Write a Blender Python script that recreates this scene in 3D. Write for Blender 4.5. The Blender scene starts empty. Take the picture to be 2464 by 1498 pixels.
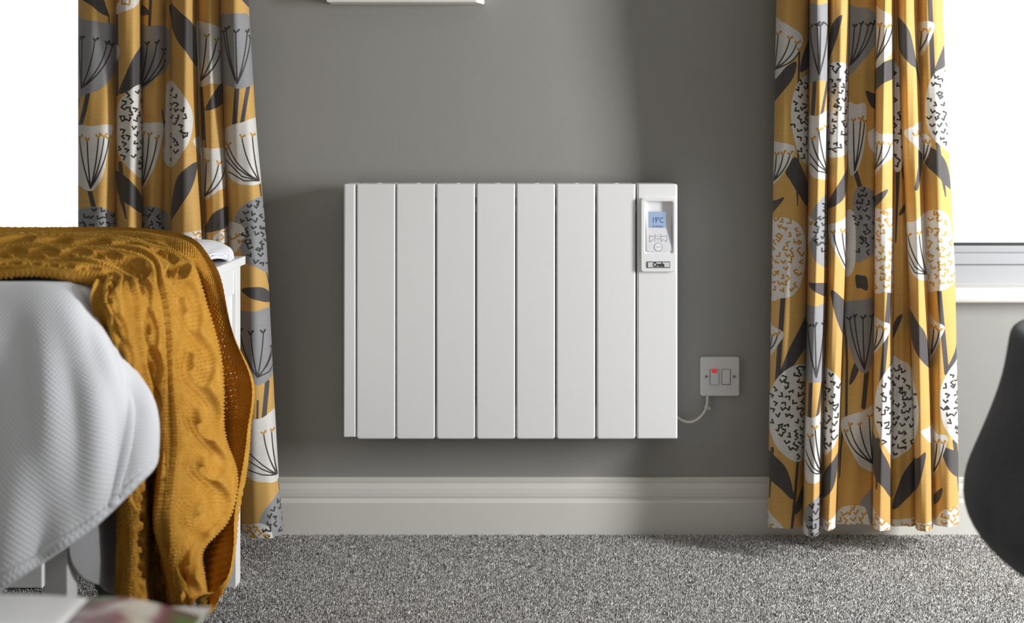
import bpy, bmesh, math, random
import numpy as np
from mathutils import Vector, Matrix

# ------------------------------------------------------------------ camera, world, lights, exposure
SC = bpy.context.scene
COL = SC.collection
random.seed(7)
rng = np.random.default_rng(11)
S = 0.915e-3            # metres per photo pixel at the far wall (86 mm switch plate = 94 px)
D = 2.40                # camera to far wall
F = D / S               # focal length in photo pixels (2464 wide)
HOR, CX = 360.0, 1232.0 # eye level row, centre column
ZC = (1280 - HOR) * S   # eye height above the carpet

def P(px, py, d):
    """point seen at photo pixel (px,py) at depth d from the camera plane"""
    return ((px - CX) * d / F, d - D, ZC - (py - HOR) * d / F)
def PX(px, d): return (px - CX) * d / F
def PZ(py, d): return ZC - (py - HOR) * d / F

cam_d = bpy.data.cameras.new('camera')
cam = bpy.data.objects.new('camera', cam_d); COL.objects.link(cam)
cam.location = (0, -D, ZC); cam.rotation_euler = (math.pi / 2, 0, 0)
cam_d.sensor_width = 36; cam_d.lens = F / 2464 * 36
cam_d.shift_y = -(749 - HOR) / 2464
cam_d.clip_start = 0.02
cam_d.dof.use_dof = True; cam_d.dof.focus_distance = 2.05; cam_d.dof.aperture_fstop = 4.2
SC.camera = cam

w = bpy.data.worlds.new('world'); SC.world = w; w.use_nodes = True
bg = w.node_tree.nodes['Background']
bg.inputs[0].default_value = (0.97, 0.985, 1.0, 1); bg.inputs[1].default_value = 1.2

def area(name, loc, rot, sx, sy, power, col=(1, 1, 1)):
    l = bpy.data.lights.new(name, 'AREA'); l.shape = 'RECTANGLE'; l.size = sx; l.size_y = sy
    l.energy = power; l.color = col
    o = bpy.data.objects.new(name, l); COL.objects.link(o); o.location = loc; o.rotation_euler = rot
    return o
# key lamp set by the cast shadows; fill lamp added behind the camera
area('window_daylight_right', (2.36, -1.0, .97), (0, math.pi / 2, 0), 0.96, 0.30, 89, (0.985, 0.995, 1.0))
area('window_daylight_back', (0.3, -4.15, 1.45), (math.pi / 2, 0, 0), 1.1, 1.0, 4, (1, 0.98, 0.95))
SC.view_settings.view_transform = 'Standard'; SC.view_settings.look = 'None'
SC.view_settings.gamma = 1; SC.view_settings.use_curve_mapping = False
SC.view_settings.exposure = 0.0
SC.cycles.use_denoising = True
SC.cycles.max_bounces = 8; SC.cycles.diffuse_bounces = 5; SC.cycles.transparent_max_bounces = 8
SC.cycles.caustics_reflective = False; SC.cycles.caustics_refractive = False

# ------------------------------------------------------------------ helpers
def tag(o, label=None, cat=None, group=None, kind=None):
    if label: o['label'] = label
    if cat: o['category'] = cat
    if group: o['group'] = group
    if kind: o['kind'] = kind
    return o
def link(name, me, mat=None, parent=None):
    o = bpy.data.objects.new(name, me); COL.objects.link(o)
    if mat: me.materials.append(mat)
    if parent:
        o.parent = parent
        o.matrix_parent_inverse = Matrix.Translation(parent.location).inverted()
    return o
def empty(name, loc, label, cat, group=None):
    o = bpy.data.objects.new(name, None); COL.objects.link(o); o.location = loc; o.empty_display_size = .05
    return tag(o, label, cat, group)
def bm_obj(name, bm, mat, parent=None, smooth=False):
    me = bpy.data.meshes.new(name)
    bmesh.ops.recalc_face_normals(bm, faces=bm.faces[:])
    bm.to_mesh(me); bm.free()
    if smooth:
        for p in me.polygons: p.use_smooth = True
    return link(name, me, mat, parent)
def bx(bm, x0, x1, y0, y1, z0, z1, bev=0, seg=2):
    t = bmesh.new()
    bmesh.ops.create_cube(t, size=1)
    for v in t.verts:
        v.co = Vector((x0 + (v.co.x + .5) * (x1 - x0), y0 + (v.co.y + .5) * (y1 - y0), z0 + (v.co.z + .5) * (z1 - z0)))
    if bev: bmesh.ops.bevel(t, geom=t.edges[:], offset=bev, segments=seg, profile=.5, affect='EDGES')
    me = bpy.data.meshes.new('tmp'); t.to_mesh(me); t.free(); bm.from_mesh(me); bpy.data.meshes.remove(me)
def box(name, mat, parent, x0, x1, y0, y1, z0, z1, bev=0, seg=2):
    bm = bmesh.new(); bx(bm, x0, x1, y0, y1, z0, z1, bev, seg); return bm_obj(name, bm, mat, parent)
def rounded_prism(bm, x0, x1, z0, z1, yb, yf, r, n=5, edge=0.0, rb=None):
    """plate in the XZ plane, rounded corners; back at yb, front at yf (yf<yb), small front bevel 'edge'. rb: radius of bottom corners"""
    rb = r if rb is None else rb
    def outline(ins):
        pts = []
        for cx, cz, a0, rr in ((x1 - r, z1 - r, 0, r), (x0 + r, z1 - r, 90, r), (x0 + rb, z0 + rb, 180, rb), (x1 - rb, z0 + rb, 270, rb)):
            for k in range(n + 1):
                a = math.radians(a0 + 90 * k / n); q = max(rr - ins, 1e-5)
                pts.append((cx + q * math.cos(a), cz + q * math.sin(a)))
        return pts
    rings = [(0, yb), (0, yf + edge)] + ([(edge * .3, yf + edge * .3), (edge, yf)] if edge else [])
    vs = [[bm.verts.new((x, y, z)) for x, z in outline(i)] for i, y in rings]
    for a, b in zip(vs, vs[1:]):
        for k in range(len(a)):
            bm.faces.new((a[k], a[(k + 1) % len(a)], b[(k + 1) % len(a)], b[k]))
    bm.faces.new(vs[-1]); bm.faces.new(vs[0][::-1])
def tube_bm(bm, pts, r, n=10, caps=True):
    pts = [Vector(p) for p in pts]; rr = r if isinstance(r, (list, tuple)) else [r] * len(pts)
    prev = None; rings = []
    for i, p in enumerate(pts):
        t = (pts[min(i + 1, len(pts) - 1)] - pts[max(i - 1, 0)]).normalized()
        if prev is None:
            nrm = t.orthogonal().normalized()
        else:
            nrm = (prev - t * prev.dot(t)).normalized()
        prev = nrm; b = t.cross(nrm)
        rings.append([bm.verts.new(p + (nrm * math.cos(2 * math.pi * k / n) + b * math.sin(2 * math.pi * k / n)) * rr[i]) for k in range(n)])
    for a, b in zip(rings, rings[1:]):
        for k in range(n): bm.faces.new((a[k], a[(k + 1) % n], b[(k + 1) % n], b[k]))
    if caps: bm.faces.new(rings[0][::-1]); bm.faces.new(rings[-1])
def cr(ctrl, n):
    """Catmull-Rom basis matrix: n samples over ctrl control values (open)"""
    t = np.linspace(0, ctrl - 1, n) if np.isscalar(n) else np.asarray(n)
    i = np.minimum(t.astype(int), ctrl - 2); u = t - i
    B = np.zeros((len(t), ctrl)); r = np.arange(len(t))
    wts = [(-u + 2 * u**2 - u**3) / 2, (2 - 5 * u**2 + 3 * u**3) / 2, (u + 4 * u**2 - 3 * u**3) / 2, (-u**2 + u**3) / 2]
    for k, wt in enumerate(wts):
        np.add.at(B, (r, np.clip(i + k - 1, 0, ctrl - 1)), wt)
    return B
def grid_mesh(name, V, attrs=None, smooth=True, drop=None):
    """V: (rows, cols, 3) array -> mesh; attrs: name -> (rows, cols) floats"""
    R, C = V.shape[:2]
    me = bpy.data.meshes.new(name)
    idx = np.arange(R * C).reshape(R, C)
    q = np.stack([idx[:-1, :-1], idx[:-1, 1:], idx[1:, 1:], idx[1:, :-1]], -1).reshape(-1, 4)
    if drop is not None: q = q[~drop.reshape(-1)]
    me.vertices.add(R * C); me.vertices.foreach_set('co', V.astype(np.float32).ravel())
    me.loops.add(len(q) * 4); me.loops.foreach_set('vertex_index', q.astype(np.int32).ravel())
    me.polygons.add(len(q)); me.polygons.foreach_set('loop_start', np.arange(0, len(q) * 4, 4, dtype=np.int32))
    me.polygons.foreach_set('use_smooth', np.full(len(q), smooth))
    for k, a in (attrs or {}).items():
        at = me.attributes.new(k, 'FLOAT', 'POINT'); at.data.foreach_set('value', a.astype(np.float32).ravel())
    me.update(calc_edges=True); me.validate()
    return me
def grid_normals(V):
    du = np.gradient(V, axis=1); dv = np.gradient(V, axis=0)
    n = np.cross(du, dv); return n / (np.linalg.norm(n, axis=2, keepdims=True) + 1e-12)

# ------------------------------------------------------------------ materials
def srgb(r, g, b):
    f = lambda c: (c / 255 / 12.92) if c / 255 <= .04045 else ((c / 255 + .055) / 1.055) ** 2.4
    return (f(r), f(g), f(b), 1)
class N:
    """tiny node-tree builder"""
    def __init__(s, name):
        s.m = bpy.data.materials.new(name); s.m.use_nodes = True; s.t = s.m.node_tree
        s.b = s.t.nodes['Principled BSDF']; s.out = s.t.nodes['Material Output']
    def n(s, typ, **kw):
        o = s.t.nodes.new(typ)
        for k, v in kw.items():
            if k.startswith('i_'): o.inputs[k[2:].replace('_', ' ')].default_value = v
            else: setattr(o, k, v)
        return o
    def l(s, a, b): s.t.links.new(a, b)
    def coord(s, scale=(1, 1, 1), which='Object'):
        c = s.n('ShaderNodeTexCoord'); m = s.n('ShaderNodeMapping'); s.l(c.outputs[which], m.inputs['Vector'])
        m.inputs['Scale'].default_value = scale; return m.outputs[0]
    def noise(s, vec, scale, detail=4, rough=.55):
        o = s.n('ShaderNodeTexNoise'); s.l(vec, o.inputs['Vector'])
        o.inputs['Scale'].default_value = scale; o.inputs['Detail'].default_value = detail; o.inputs['Roughness'].default_value = rough
        return o.outputs['Fac']
    def ramp(s, fac, stops):
        r = s.n('ShaderNodeValToRGB'); s.l(fac, r.inputs[0]); e = r.color_ramp.elements
        while len(e) < len(stops): e.new(.5)
        for el, (p, c) in zip(e, stops): el.position = p; el.color = c
        return r.outputs[0]
    def mix(s, fac, a, b, blend='MIX'):
        m = s.n('ShaderNodeMix', data_type='RGBA', blend_type=blend)
        if isinstance(fac, (int, float)): m.inputs[0].default_value = fac
        else: s.l(fac, m.inputs[0])
        for i, v in ((6, a), (7, b)):
            if isinstance(v, (tuple, list)): m.inputs[i].default_value = v
            else: s.l(v, m.inputs[i])
        return m.outputs[2]
    def bump(s, h, strength, dist=.001):
        b = s.n('ShaderNodeBump'); s.l(h, b.inputs['Height']); b.inputs['Strength'].default_value = strength; b.inputs['Distance'].default_value = dist
        s.l(b.outputs[0], s.b.inputs['Normal']); return b.outputs[0]
    def base(s, c):
        if isinstance(c, tuple): s.b.inputs['Base Color'].default_value = c
        else: s.l(c, s.b.inputs['Base Color'])
    def rough(s, v, spec=.5):
        s.b.inputs['Roughness'].default_value = v; s.b.inputs['Specular IOR Level'].default_value = spec
def painted(name, col, rough=.4, var=.03, scale=9, bump=0.05, spec=.5, bscale=300):
    m = N(name); v = m.coord()
    n = m.noise(v, scale, 5)
    c2 = tuple(min(1, x * (1 + var)) for x in col[:3]) + (1,); c1 = tuple(x * (1 - var) for x in col[:3]) + (1,)
    m.base(m.ramp(n, [(.3, c1), (.7, c2)])); m.rough(rough, spec)
    if bump: m.bump(m.noise(v, bscale, 2), bump, .0006)
    return m.m

M = {}
M['wall'] = painted('wall_paint', srgb(152, 151, 147), .75, .02, 3, .25, .25, 160)
M['ceiling'] = painted('ceiling_paint', srgb(205, 204, 200), .8, .01, 3, .1)
M['radiator'] = painted('radiator_enamel', srgb(236, 236, 236), .32, .006, 6, 0)
M['plastic'] = painted('white_plastic', srgb(238, 238, 240), .38, .006, 20, 0)
M['keypad'] = painted('keypad_plastic', srgb(226, 226, 230), .45, .01, 60, 0)
M['plate'] = painted('switch_plastic', srgb(212, 211, 210), .35, .01, 30, 0)
M['cable'] = painted('cable_sheath', srgb(200, 196, 184), .5, .02, 60, 0)
M['skirting'] = painted('skirting_gloss', srgb(217, 215, 208), .35, .015, 7, .03)
M['shelf'] = painted('shelf_paint', srgb(238, 236, 230), .45, .015, 12, .03)
M['upvc'] = painted('window_frame_plastic', srgb(164, 165, 168), .35, .01, 8, 0)  # frames toned grey for the shade on their room side
M['sill'] = painted('sill_gloss_paint', srgb(240, 238, 233), .35, .012, 14, .2, .5, 60)
M['bed'] = painted('bed_white_paint', srgb(232, 232, 232), .4, .012, 15, .03)
M['dark'] = painted('dark_gap', srgb(38, 38, 40), .7, .05, 40, 0)
M['ink'] = painted('grey_ink', srgb(150, 150, 155), .6, .02, 50, 0)
M['badge_ink'] = painted('badge_ink', srgb(60, 60, 62), .5, .05, 50, 0)
M['badge'] = painted('badge_silver', srgb(214, 214, 214), .4, .02, 50, 0)
M['lcd_ink'] = painted('screen_ink', srgb(62, 92, 168), .5, .02, 50, 0)
M['metal'] = painted('screw_metal', srgb(170, 168, 162), .35, .05, 300, 0); M['metal'].node_tree.nodes['Principled BSDF'].inputs['Metallic'].default_value = .7
M['pole'] = painted('pole_metal', srgb(120, 118, 114), .35, .05, 80, 0)
M['slate'] = painted('slate_canvas', srgb(84, 88, 94), .9, .12, 60, .4)
M['table'] = painted('table_lacquer', srgb(225, 222, 216), .4, .02, 12, 0)
M['chair_leg'] = painted('chair_leg_black', srgb(30, 30, 32), .5, .1, 30, 0)
def emit(name, col, st, var=.04):
    m = N(name); n = m.noise(m.coord(), 200, 2)
    m.base((.1, .1, .1, 1)); c = m.ramp(n, [(.2, tuple(x * (1 - var) for x in col[:3]) + (1,)), (.8, col)])
    m.l(c, m.b.inputs['Emission Color']); m.b.inputs['Emission Strength'].default_value = st; m.rough(.25)
    return m.m
M['lcd'] = emit('backlit_screen', srgb(168, 196, 232), .62)
M['neon'] = emit('neon_red', (.8, .01, .012, 1), .5)
g = N('window_glass')
tr = g.n('ShaderNodeBsdfTransparent'); gl = g.n('ShaderNodeBsdfGlossy'); gl.inputs['Roughness'].default_value = .02
tr.inputs[0].default_value = (.96, .98, .97, 1)
fr = g.n('ShaderNodeFresnel'); fr.inputs[0].default_value = 1.35
mx = g.n('ShaderNodeMixShader'); g.l(fr.outputs[0], mx.inputs[0]); g.l(tr.outputs[0], mx.inputs[1]); g.l(gl.outputs[0], mx.inputs[2]); g.l(mx.outputs[0], g.out.inputs[0])
M['glass'] = g.m
# carpet backing and pile
m = N('carpet_backing'); v = m.coord()
m.base(m.ramp(m.noise(v, 420, 3, .7), [(.36, srgb(82, 80, 78)), (.48, srgb(150, 149, 147)), (.56, srgb(178, 177, 174)), (.66, srgb(228, 227, 223))]))
m.rough(.95, .1); m.bump(m.noise(v, 420, 3), 1, .004); M['carpet'] = m.m
m = N('carpet_tuft'); a = m.n('ShaderNodeAttribute', attribute_name='tone')
m.base(m.ramp(a.outputs['Fac'], [(0, srgb(78, 76, 74)), (.25, srgb(140, 139, 137)), (.6, srgb(186, 185, 182)), (1, srgb(240, 239, 236))]))
m.rough(.95, .1); M['tuft'] = m.m
# white bedding with a faint waffle weave
def linen(name, col, cell, strength):
    m = N(name)
    u = m.n('ShaderNodeAttribute', attribute_name='fu'); v = m.n('ShaderNodeAttribute', attribute_name='fv')
    def sine(a, k):
        q = m.n('ShaderNodeMath', operation='MULTIPLY'); m.l(a.outputs['Fac'], q.inputs[0]); q.inputs[1].default_value = k
        r = m.n('ShaderNodeMath', operation='SINE'); m.l(q.outputs[0], r.inputs[0]); return r.outputs[0]
    p = m.n('ShaderNodeMath', operation='MULTIPLY'); m.l(sine(u, 2 * math.pi / cell), p.inputs[0]); m.l(sine(v, 2 * math.pi / cell), p.inputs[1])
    m.base(m.ramp(m.noise(m.coord(), 12, 3), [(.3, tuple(x * .97 for x in col[:3]) + (1,)), (.7, col)])); m.rough(.9, .15)
    m.b.inputs['Sheen Weight'].default_value = .2
    m.bump(p.outputs[0], strength, .0012); return m.m
M['duvet'] = linen('duvet_waffle_cotton', srgb(230, 231, 236), .0044, .22)
M['sheet'] = linen('sheet_cotton', srgb(158, 158, 162), .002, .1)  # shade on the hanging sheet put into an even grey
# knitted wool
m = N('mustard_wool'); v = m.coord()
n1 = m.noise(v, 35, 4); n2 = m.noise(v, 900, 2)
c = m.ramp(n1, [(.3, srgb(186, 134, 50)), (.7, srgb(212, 162, 74))])
c = m.mix(m.ramp(n2, [(.35, (0, 0, 0, 1)), (.65, (.55, .55, .55, 1))]), c, srgb(168, 118, 42))
m.base(c); m.rough(.95, .1); m.b.inputs['Sheen Weight'].default_value = .25; m.b.inputs['Sheen Tint'].default_value = srgb(230, 180, 90)
m.bump(m.noise(v, 1200, 2), .5, .0012); M['wool'] = m.m
# charcoal felt
m = N('charcoal_felt'); v = m.coord()
c = m.ramp(m.noise(v, 14, 5, .7), [(.25, srgb(62, 65, 71)), (.75, srgb(88, 91, 98))])
c = m.mix(m.ramp(m.noise(v, 700, 2), [(.45, (0, 0, 0, 1)), (.75, (.5, .5, .5, 1))]), c, srgb(112, 115, 121))
m.base(c); m.rough(.95, .1); m.b.inputs['Sheen Weight'].default_value = .12
m.bump(m.noise(v, 700, 3), .5, .001); M['felt'] = m.m
# printed curtain cotton: print shapes come from per-vertex distance fields
m = N('printed_curtain_cotton')
co = m.coord((1, 1, 1))
cw = m.coord((25, 25, 900)); slub = m.noise(cw, 1.2, 3)
def lay(prev, att, col):
    a = m.n('ShaderNodeAttribute', attribute_name=att)
    r = m.n('ShaderNodeMapRange', interpolation_type='SMOOTHSTEP')
    m.l(a.outputs['Fac'], r.inputs['Value'])
    r.inputs['From Min'].default_value = .7; r.inputs['From Max'].default_value = -.7
    return m.mix(r.outputs[0], prev, col)
c = m.mix(m.noise(co, 20, 3), srgb(224, 177, 98), srgb(228, 183, 106))
c = lay(c, 'd_under', srgb(84, 80, 80)); c = lay(c, 'd_grey', srgb(160, 160, 163)); c = lay(c, 'd_white', srgb(240, 237, 232))
c = lay(c, 'd_over', srgb(66, 62, 62)); c = lay(c, 'd_must', srgb(212, 156, 64))
c = m.mix(1.0, c, m.ramp(slub, [(.3, (.86, .86, .86, 1)), (.7, (1, 1, 1, 1))]), 'MULTIPLY')
m.base(c); m.rough(.62, .35); m.b.inputs['Sheen Weight'].default_value = .15
bn = m.bump(slub, .25, .0008)
tl = m.n('ShaderNodeBsdfTranslucent'); m.l(c, tl.inputs[0]); m.l(bn, tl.inputs['Normal'])
ms = m.n('ShaderNodeMixShader'); ms.inputs[0].default_value = .2
m.l(m.b.outputs[0], ms.inputs[1]); m.l(tl.outputs[0], ms.inputs[2]); m.l(ms.outputs[0], m.out.inputs[0])
M['curtain'] = m.m
def page(name, stops, scale):
    m = N(name); m.base(m.ramp(m.noise(m.coord(), scale, 3, .5), stops)); m.rough(.3); return m.m
M['page_plain'] = page('page_plain', [(.3, srgb(252, 252, 253)), (.68, srgb(253, 253, 253)), (.74, srgb(228, 160, 160))], 7)
M['page_print'] = page('page_print', [(.40, srgb(244, 242, 234)), (.48, srgb(226, 220, 208)), (.54, srgb(150, 96, 106)), (.60, srgb(120, 84, 80)), (.68, srgb(100, 126, 60))], 13)
M['page_edge'] = page('page_edge', [(.3, srgb(222, 220, 216)), (.7, srgb(246, 245, 242))], 260)

# ------------------------------------------------------------------ room shell
XL, XR, YB, ZT = -2.75, 2.40, -4.20, 2.40
WX1, WX2 = PX(395, D), PX(2090, D)          # inner edges of the two window openings
WE1, WE2 = -1.80, 1.62                       # outer edges of the openings
ZS = .535                                    # opening bottom
ZW = 2.05                                    # opening top
bm = bmesh.new()
TH = .24
for x0, x1, z0, z1 in ((XL, WX1, 0, ZS), (XL, WE1, ZS, ZW), (XL, WX1, ZW, ZT), (WX1, WX2, 0, ZT), (WX2, XR, 0, ZS), (WX2, XR, ZW, ZT), (WE2, XR, ZS, ZW)):
    bx(bm, x0, x1, 0, TH, z0, z1)
tag(bm_obj('wall_far', bm, M['wall']), kind='structure')
tag(box('wall_left', M['wall'], None, XL - .1, XL, YB, TH, 0, ZT), kind='structure')
bm = bmesh.new()
KY0, KY1, KZ0, KZ1 = -1.19, -.81, .44, 1.50
for y0, y1, z0, z1 in ((YB, KY0, 0, ZT), (KY1, TH, 0, ZT), (KY0, KY1, 0, KZ0), (KY0, KY1, KZ1, ZT)):
    bx(bm, XR, XR + .1, y0, y1, z0, z1)
tag(bm_obj('wall_right', bm, M['wall']), kind='structure')
bm = bmesh.new()
for x0, x1, z0, z1 in ((XL, -.3, 0, ZT), (.9, XR, 0, ZT), (-.3, .9, 0, .9), (-.3, .9, 2.0, ZT)):  # unseen opening added for the fill lamp
    bx(bm, x0, x1, YB - .1, YB, z0, z1)
tag(bm_obj('wall_back', bm, M['wall']), kind='structure')
tag(box('ceiling', M['ceiling'], None, XL - .1, XR + .1, YB - .1, TH, ZT, ZT + .1), kind='structure')
floor = tag(box('floor', M['carpet'], None, XL - .1, XR + .1, YB - .1, TH, -.05, 0), kind='structure')
# carpet pile where the floor is in view: one mesh of short leaning tufts
def pile():
    x0, x1, y0, y1, st = -1.10, 1.12, -.56, -.021, .0027
    nx, ny = int((x1 - x0) / st), int((y1 - y0) / st)
    gx, gy = np.meshgrid(np.linspace(x0, x1, nx), np.linspace(y0, y1, ny))
    n = gx.size
    bxy = np.stack([gx.ravel(), gy.ravel()], 1) + rng.uniform(-.0016, .0016, (n, 2))
    bxy[:, 1] = np.minimum(bxy[:, 1], -.0225)
    ang = rng.uniform(0, 2 * np.pi, n); r = rng.uniform(.0015, .0024, n); h = rng.uniform(.0022, .0048, n)
    V = np.zeros((n, 4, 3))
    for k in range(3):
        V[:, k, 0] = bxy[:, 0] + r * np.cos(ang + k * 2.094); V[:, k, 1] = bxy[:, 1] + r * np.sin(ang + k * 2.094); V[:, k, 2] = -.001
    V[:, 3, :2] = bxy + rng.uniform(-.0032, .0032, (n, 2)); V[:, 3, 2] = h
    V[:, 3, 1] = np.minimum(V[:, 3, 1], -.0205)
    V[:, :3, 1] = np.minimum(V[:, :3, 1], -.0203)
    b = np.arange(n)[:, None] * 4
    T = np.concatenate([b + np.array([[0, 1, 3]]), b + np.array([[1, 2, 3]]), b + np.array([[2, 0, 3]])], 0)
    me = bpy.data.meshes.new('carpet_pile')
    me.vertices.add(n * 4); me.vertices.foreach_set('co', V.astype(np.float32).ravel())
    me.loops.add(len(T) * 3); me.loops.foreach_set('vertex_index', T.astype(np.int32).ravel())
    me.polygons.add(len(T)); me.polygons.foreach_set('loop_start', np.arange(0, len(T) * 3, 3, dtype=np.int32))
    tone = np.clip(rng.normal(.56, .3, n), 0, 1)
    at = me.attributes.new('tone', 'FLOAT', 'POINT'); at.data.foreach_set('value', np.repeat(tone, 4).astype(np.float32))
    me.update(calc_edges=True)
    o = link('carpet_pile', me, M['tuft'], floor); o['kind'] = 'stuff'
pile()
# skirting board along the far wall (moulded profile swept along X)
def skirting():
    prof = [(0, .1225), (.006, .1225), (.0085, .1205), (.0085, .1135), (.0075, .111), (.009, .107), (.012, .100), (.0135, .090), (.0135, .083), (.012, .0795), (.0115, .0775), (.0165, .0755), (.018, .073), (.0195, .071), (.0195, 0), (0, 0)]
    bm = bmesh.new()
    L = [bm.verts.new((XL, -y, z)) for y, z in prof]; R = [bm.verts.new((XR, -y, z)) for y, z in prof]
    k = len(prof)
    for i in range(k): bm.faces.new((L[i], L[(i + 1) % k], R[(i + 1) % k], R[i]))
    bm.faces.new(L[::-1]); bm.faces.new(R)
    tag(bm_obj('baseboard_far', bm, M['skirting']), kind='structure')
skirting()
# windows: frame bars, rubber gasket, pane, sill
def window(idx, x0, x1, sill_x0, sill_x1):
    yw = .07
    t = tag(empty('window_%d' % idx, ((x0 + x1) / 2, yw, ZS), None, None), kind='structure')
    d = D + yw
    z1 = PZ(592, d - .03); zm = PZ(636, d - .02); 
    box('bottom_rail', M['upvc'], t, x0 + .002, x1 - .002, yw - .02, yw + .05, ZS + .004, zm, .003)
    bm = bmesh.new()
    bx(bm, x0 + .02, x1 - .02, yw - .028, yw + .04, zm + .0006, PZ(609, d - .03), .0035)
    bx(bm, x0 + .02, x1 - .02, yw - .016, yw + .04, PZ(609, d - .03) - .001, z1, .0035)
    bm_obj('sash_rail', bm, M['upvc'], t)
    box('gasket', M['dark'], t, x0 + .06, x1 - .06, yw - .006, yw + .012, z1, z1 + .0045)
    for a, b in ((x0 + .002, x0 + .06), (x1 - .06, x1 - .002)): box('jamb', M['upvc'], t, a, b, yw - .018, yw + .048, zm + .0006, ZW - .002, .003)
    box('head_rail', M['upvc'], t, x0 + .062, x1 - .062, yw - .018, yw + .048, ZW - .06, ZW - .002, .003)
    box('pane', M['glass'], t, x0 + .06, x1 - .06, yw + .012, yw + .018, z1 + .001, ZW - .058)
    # sill board with rounded nose
    bm = bmesh.new(); zt, zb = PZ(691, D - .03), PZ(731, D - .045)
    yn = -.045; r = (zt - zb) / 2
    prof = [(yw - .02, zt)] + [(yn + r - r * math.sin(a), zt - r + r * math.cos(a)) for a in np.linspace(0, math.pi, 9)] + [(0, zb), (0, ZS - .001), (yw - .02, ZS - .001)]
    prof = [(y, z) for y, z in prof]
    A = [bm.verts.new((sill_x0, y, z)) for y, z in prof]; B = [bm.verts.new((sill_x1, y, z)) for y, z in prof]; k = len(prof)
    for i in range(k): bm.faces.new((A[i], A[(i + 1) % k], B[(i + 1) % k], B[i]))
    bm.faces.new(A[::-1]); bm.faces.new(B)
    bm_obj('window_sill', bm, M['sill'], t)
window(1, WE1, WX1, WE1 + .002, WX1 - .002)
window(2, WX2, WE2, WX2 + .002, WE2 - .002)
t = tag(empty('window_3', (XR + .05, (KY0 + KY1) / 2, KZ0), None, None), kind='structure')  # unseen window added around the key lamp
bm = bmesh.new()
for y0, y1, z0, z1 in ((KY0, KY0 + .03, KZ0, KZ1), (KY1 - .03, KY1, KZ0, KZ1), (KY0 + .03, KY1 - .03, KZ0, KZ0 + .03), (KY0 + .03, KY1 - .03, KZ1 - .03, KZ1)):
    bx(bm, XR + .02, XR + .08, y0, y1, z0, z1, .002)
bm_obj('window_frame', bm, M['upvc'], t)
box('pane', M['glass'], t, XR + .05, XR + .056, KY0 + .03, KY1 - .03, KZ0 + .03, KZ1 - .03)

# ------------------------------------------------------------------ radiator
YR = -.105; dR = D + YR
def RX(px): return PX(px, dR)
def RZ(py): return PZ(py, dR)
rad = empty('radiator', (RX(1228), -.06, RZ(1056)), 'white electric panel radiator with seven vertical fins on the grey wall', 'radiator')
gaps = [857, 952.5, 1049, 1145.5, 1241.5, 1338, 1435, 1532]
zt, zb = RZ(442), RZ(1056)
bm = bmesh.new(); rounded_prism(bm, RX(826.5), RX(855.8), RZ(1052), zt, -.026, YR, .004, 4, .004, .002)
o = bm_obj('end_panel', bm, M['radiator'], rad)
fin0 = None
for a, b in zip(gaps, gaps[1:]):
    if fin0 is None:
        bm = bmesh.new(); rounded_prism(bm, RX(a + 1.1), RX(b - 1.2), zb, zt, -.026, YR, .003, 4, .003, .006)
        fin0 = bm_obj('fin', bm, M['radiator'], rad); base_a = a
        bm = bmesh.new(); tube_bm(bm, [(RX((a + b) / 2), -.07, zt - .001), (RX((a + b) / 2), -.07, zt + .0008)], .008, 16)
        for vv in bm.verts: vv.co.x = RX((a + b) / 2) + (vv.co.x - RX((a + b) / 2)) * 1.0
        plug0 = bm_obj('plug', bm, M['keypad'], fin0)
    else:
        f = fin0.copy(); COL.objects.link(f); f.location.x += RX(a) - RX(base_a)
        p = plug0.copy(); COL.objects.link(p); p.parent = f; p.matrix_parent_inverse = Matrix.Identity(4)
for y0, y1 in ((452, 476), (494, 512), (985, 1046)):
    box('header_pipe', M['radiator'], rad, RX(830), RX(1626), -.082, -.04, RZ(y1), RZ(y0), .003)
box('core', M['dark'], rad, RX(832), RX(1624), -.05, -.028, RZ(1040), RZ(460))
for x in (1000, 1480): box('bracket', M['metal'], rad, RX(x) - .02, RX(x) + .02, -.0275, 0, RZ(900), RZ(560))
bm = bmesh.new(); rounded_prism(bm, RX(1533), RX(1630.5), zb, zt, -.026, YR, .005, 4, .004, .003)
hs = bm_obj('control_housing', bm, M['radiator'], rad)
cut = box('cutter', M['radiator'], None, RX(1547), RX(1622), YR - .05, YR + .030, RZ(612), RZ(480))
bo = hs.modifiers.new('hole', 'BOOLEAN'); bo.object = cut; bo.operation = 'DIFFERENCE'; bo.solver = 'EXACT'
bpy.context.view_layer.update()
hm = bpy.data.meshes.new_from_object(hs.evaluated_get(bpy.context.evaluated_depsgraph_get()))
hs.modifiers.clear(); hs.data = hm; bpy.data.objects.remove(cut)
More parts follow.
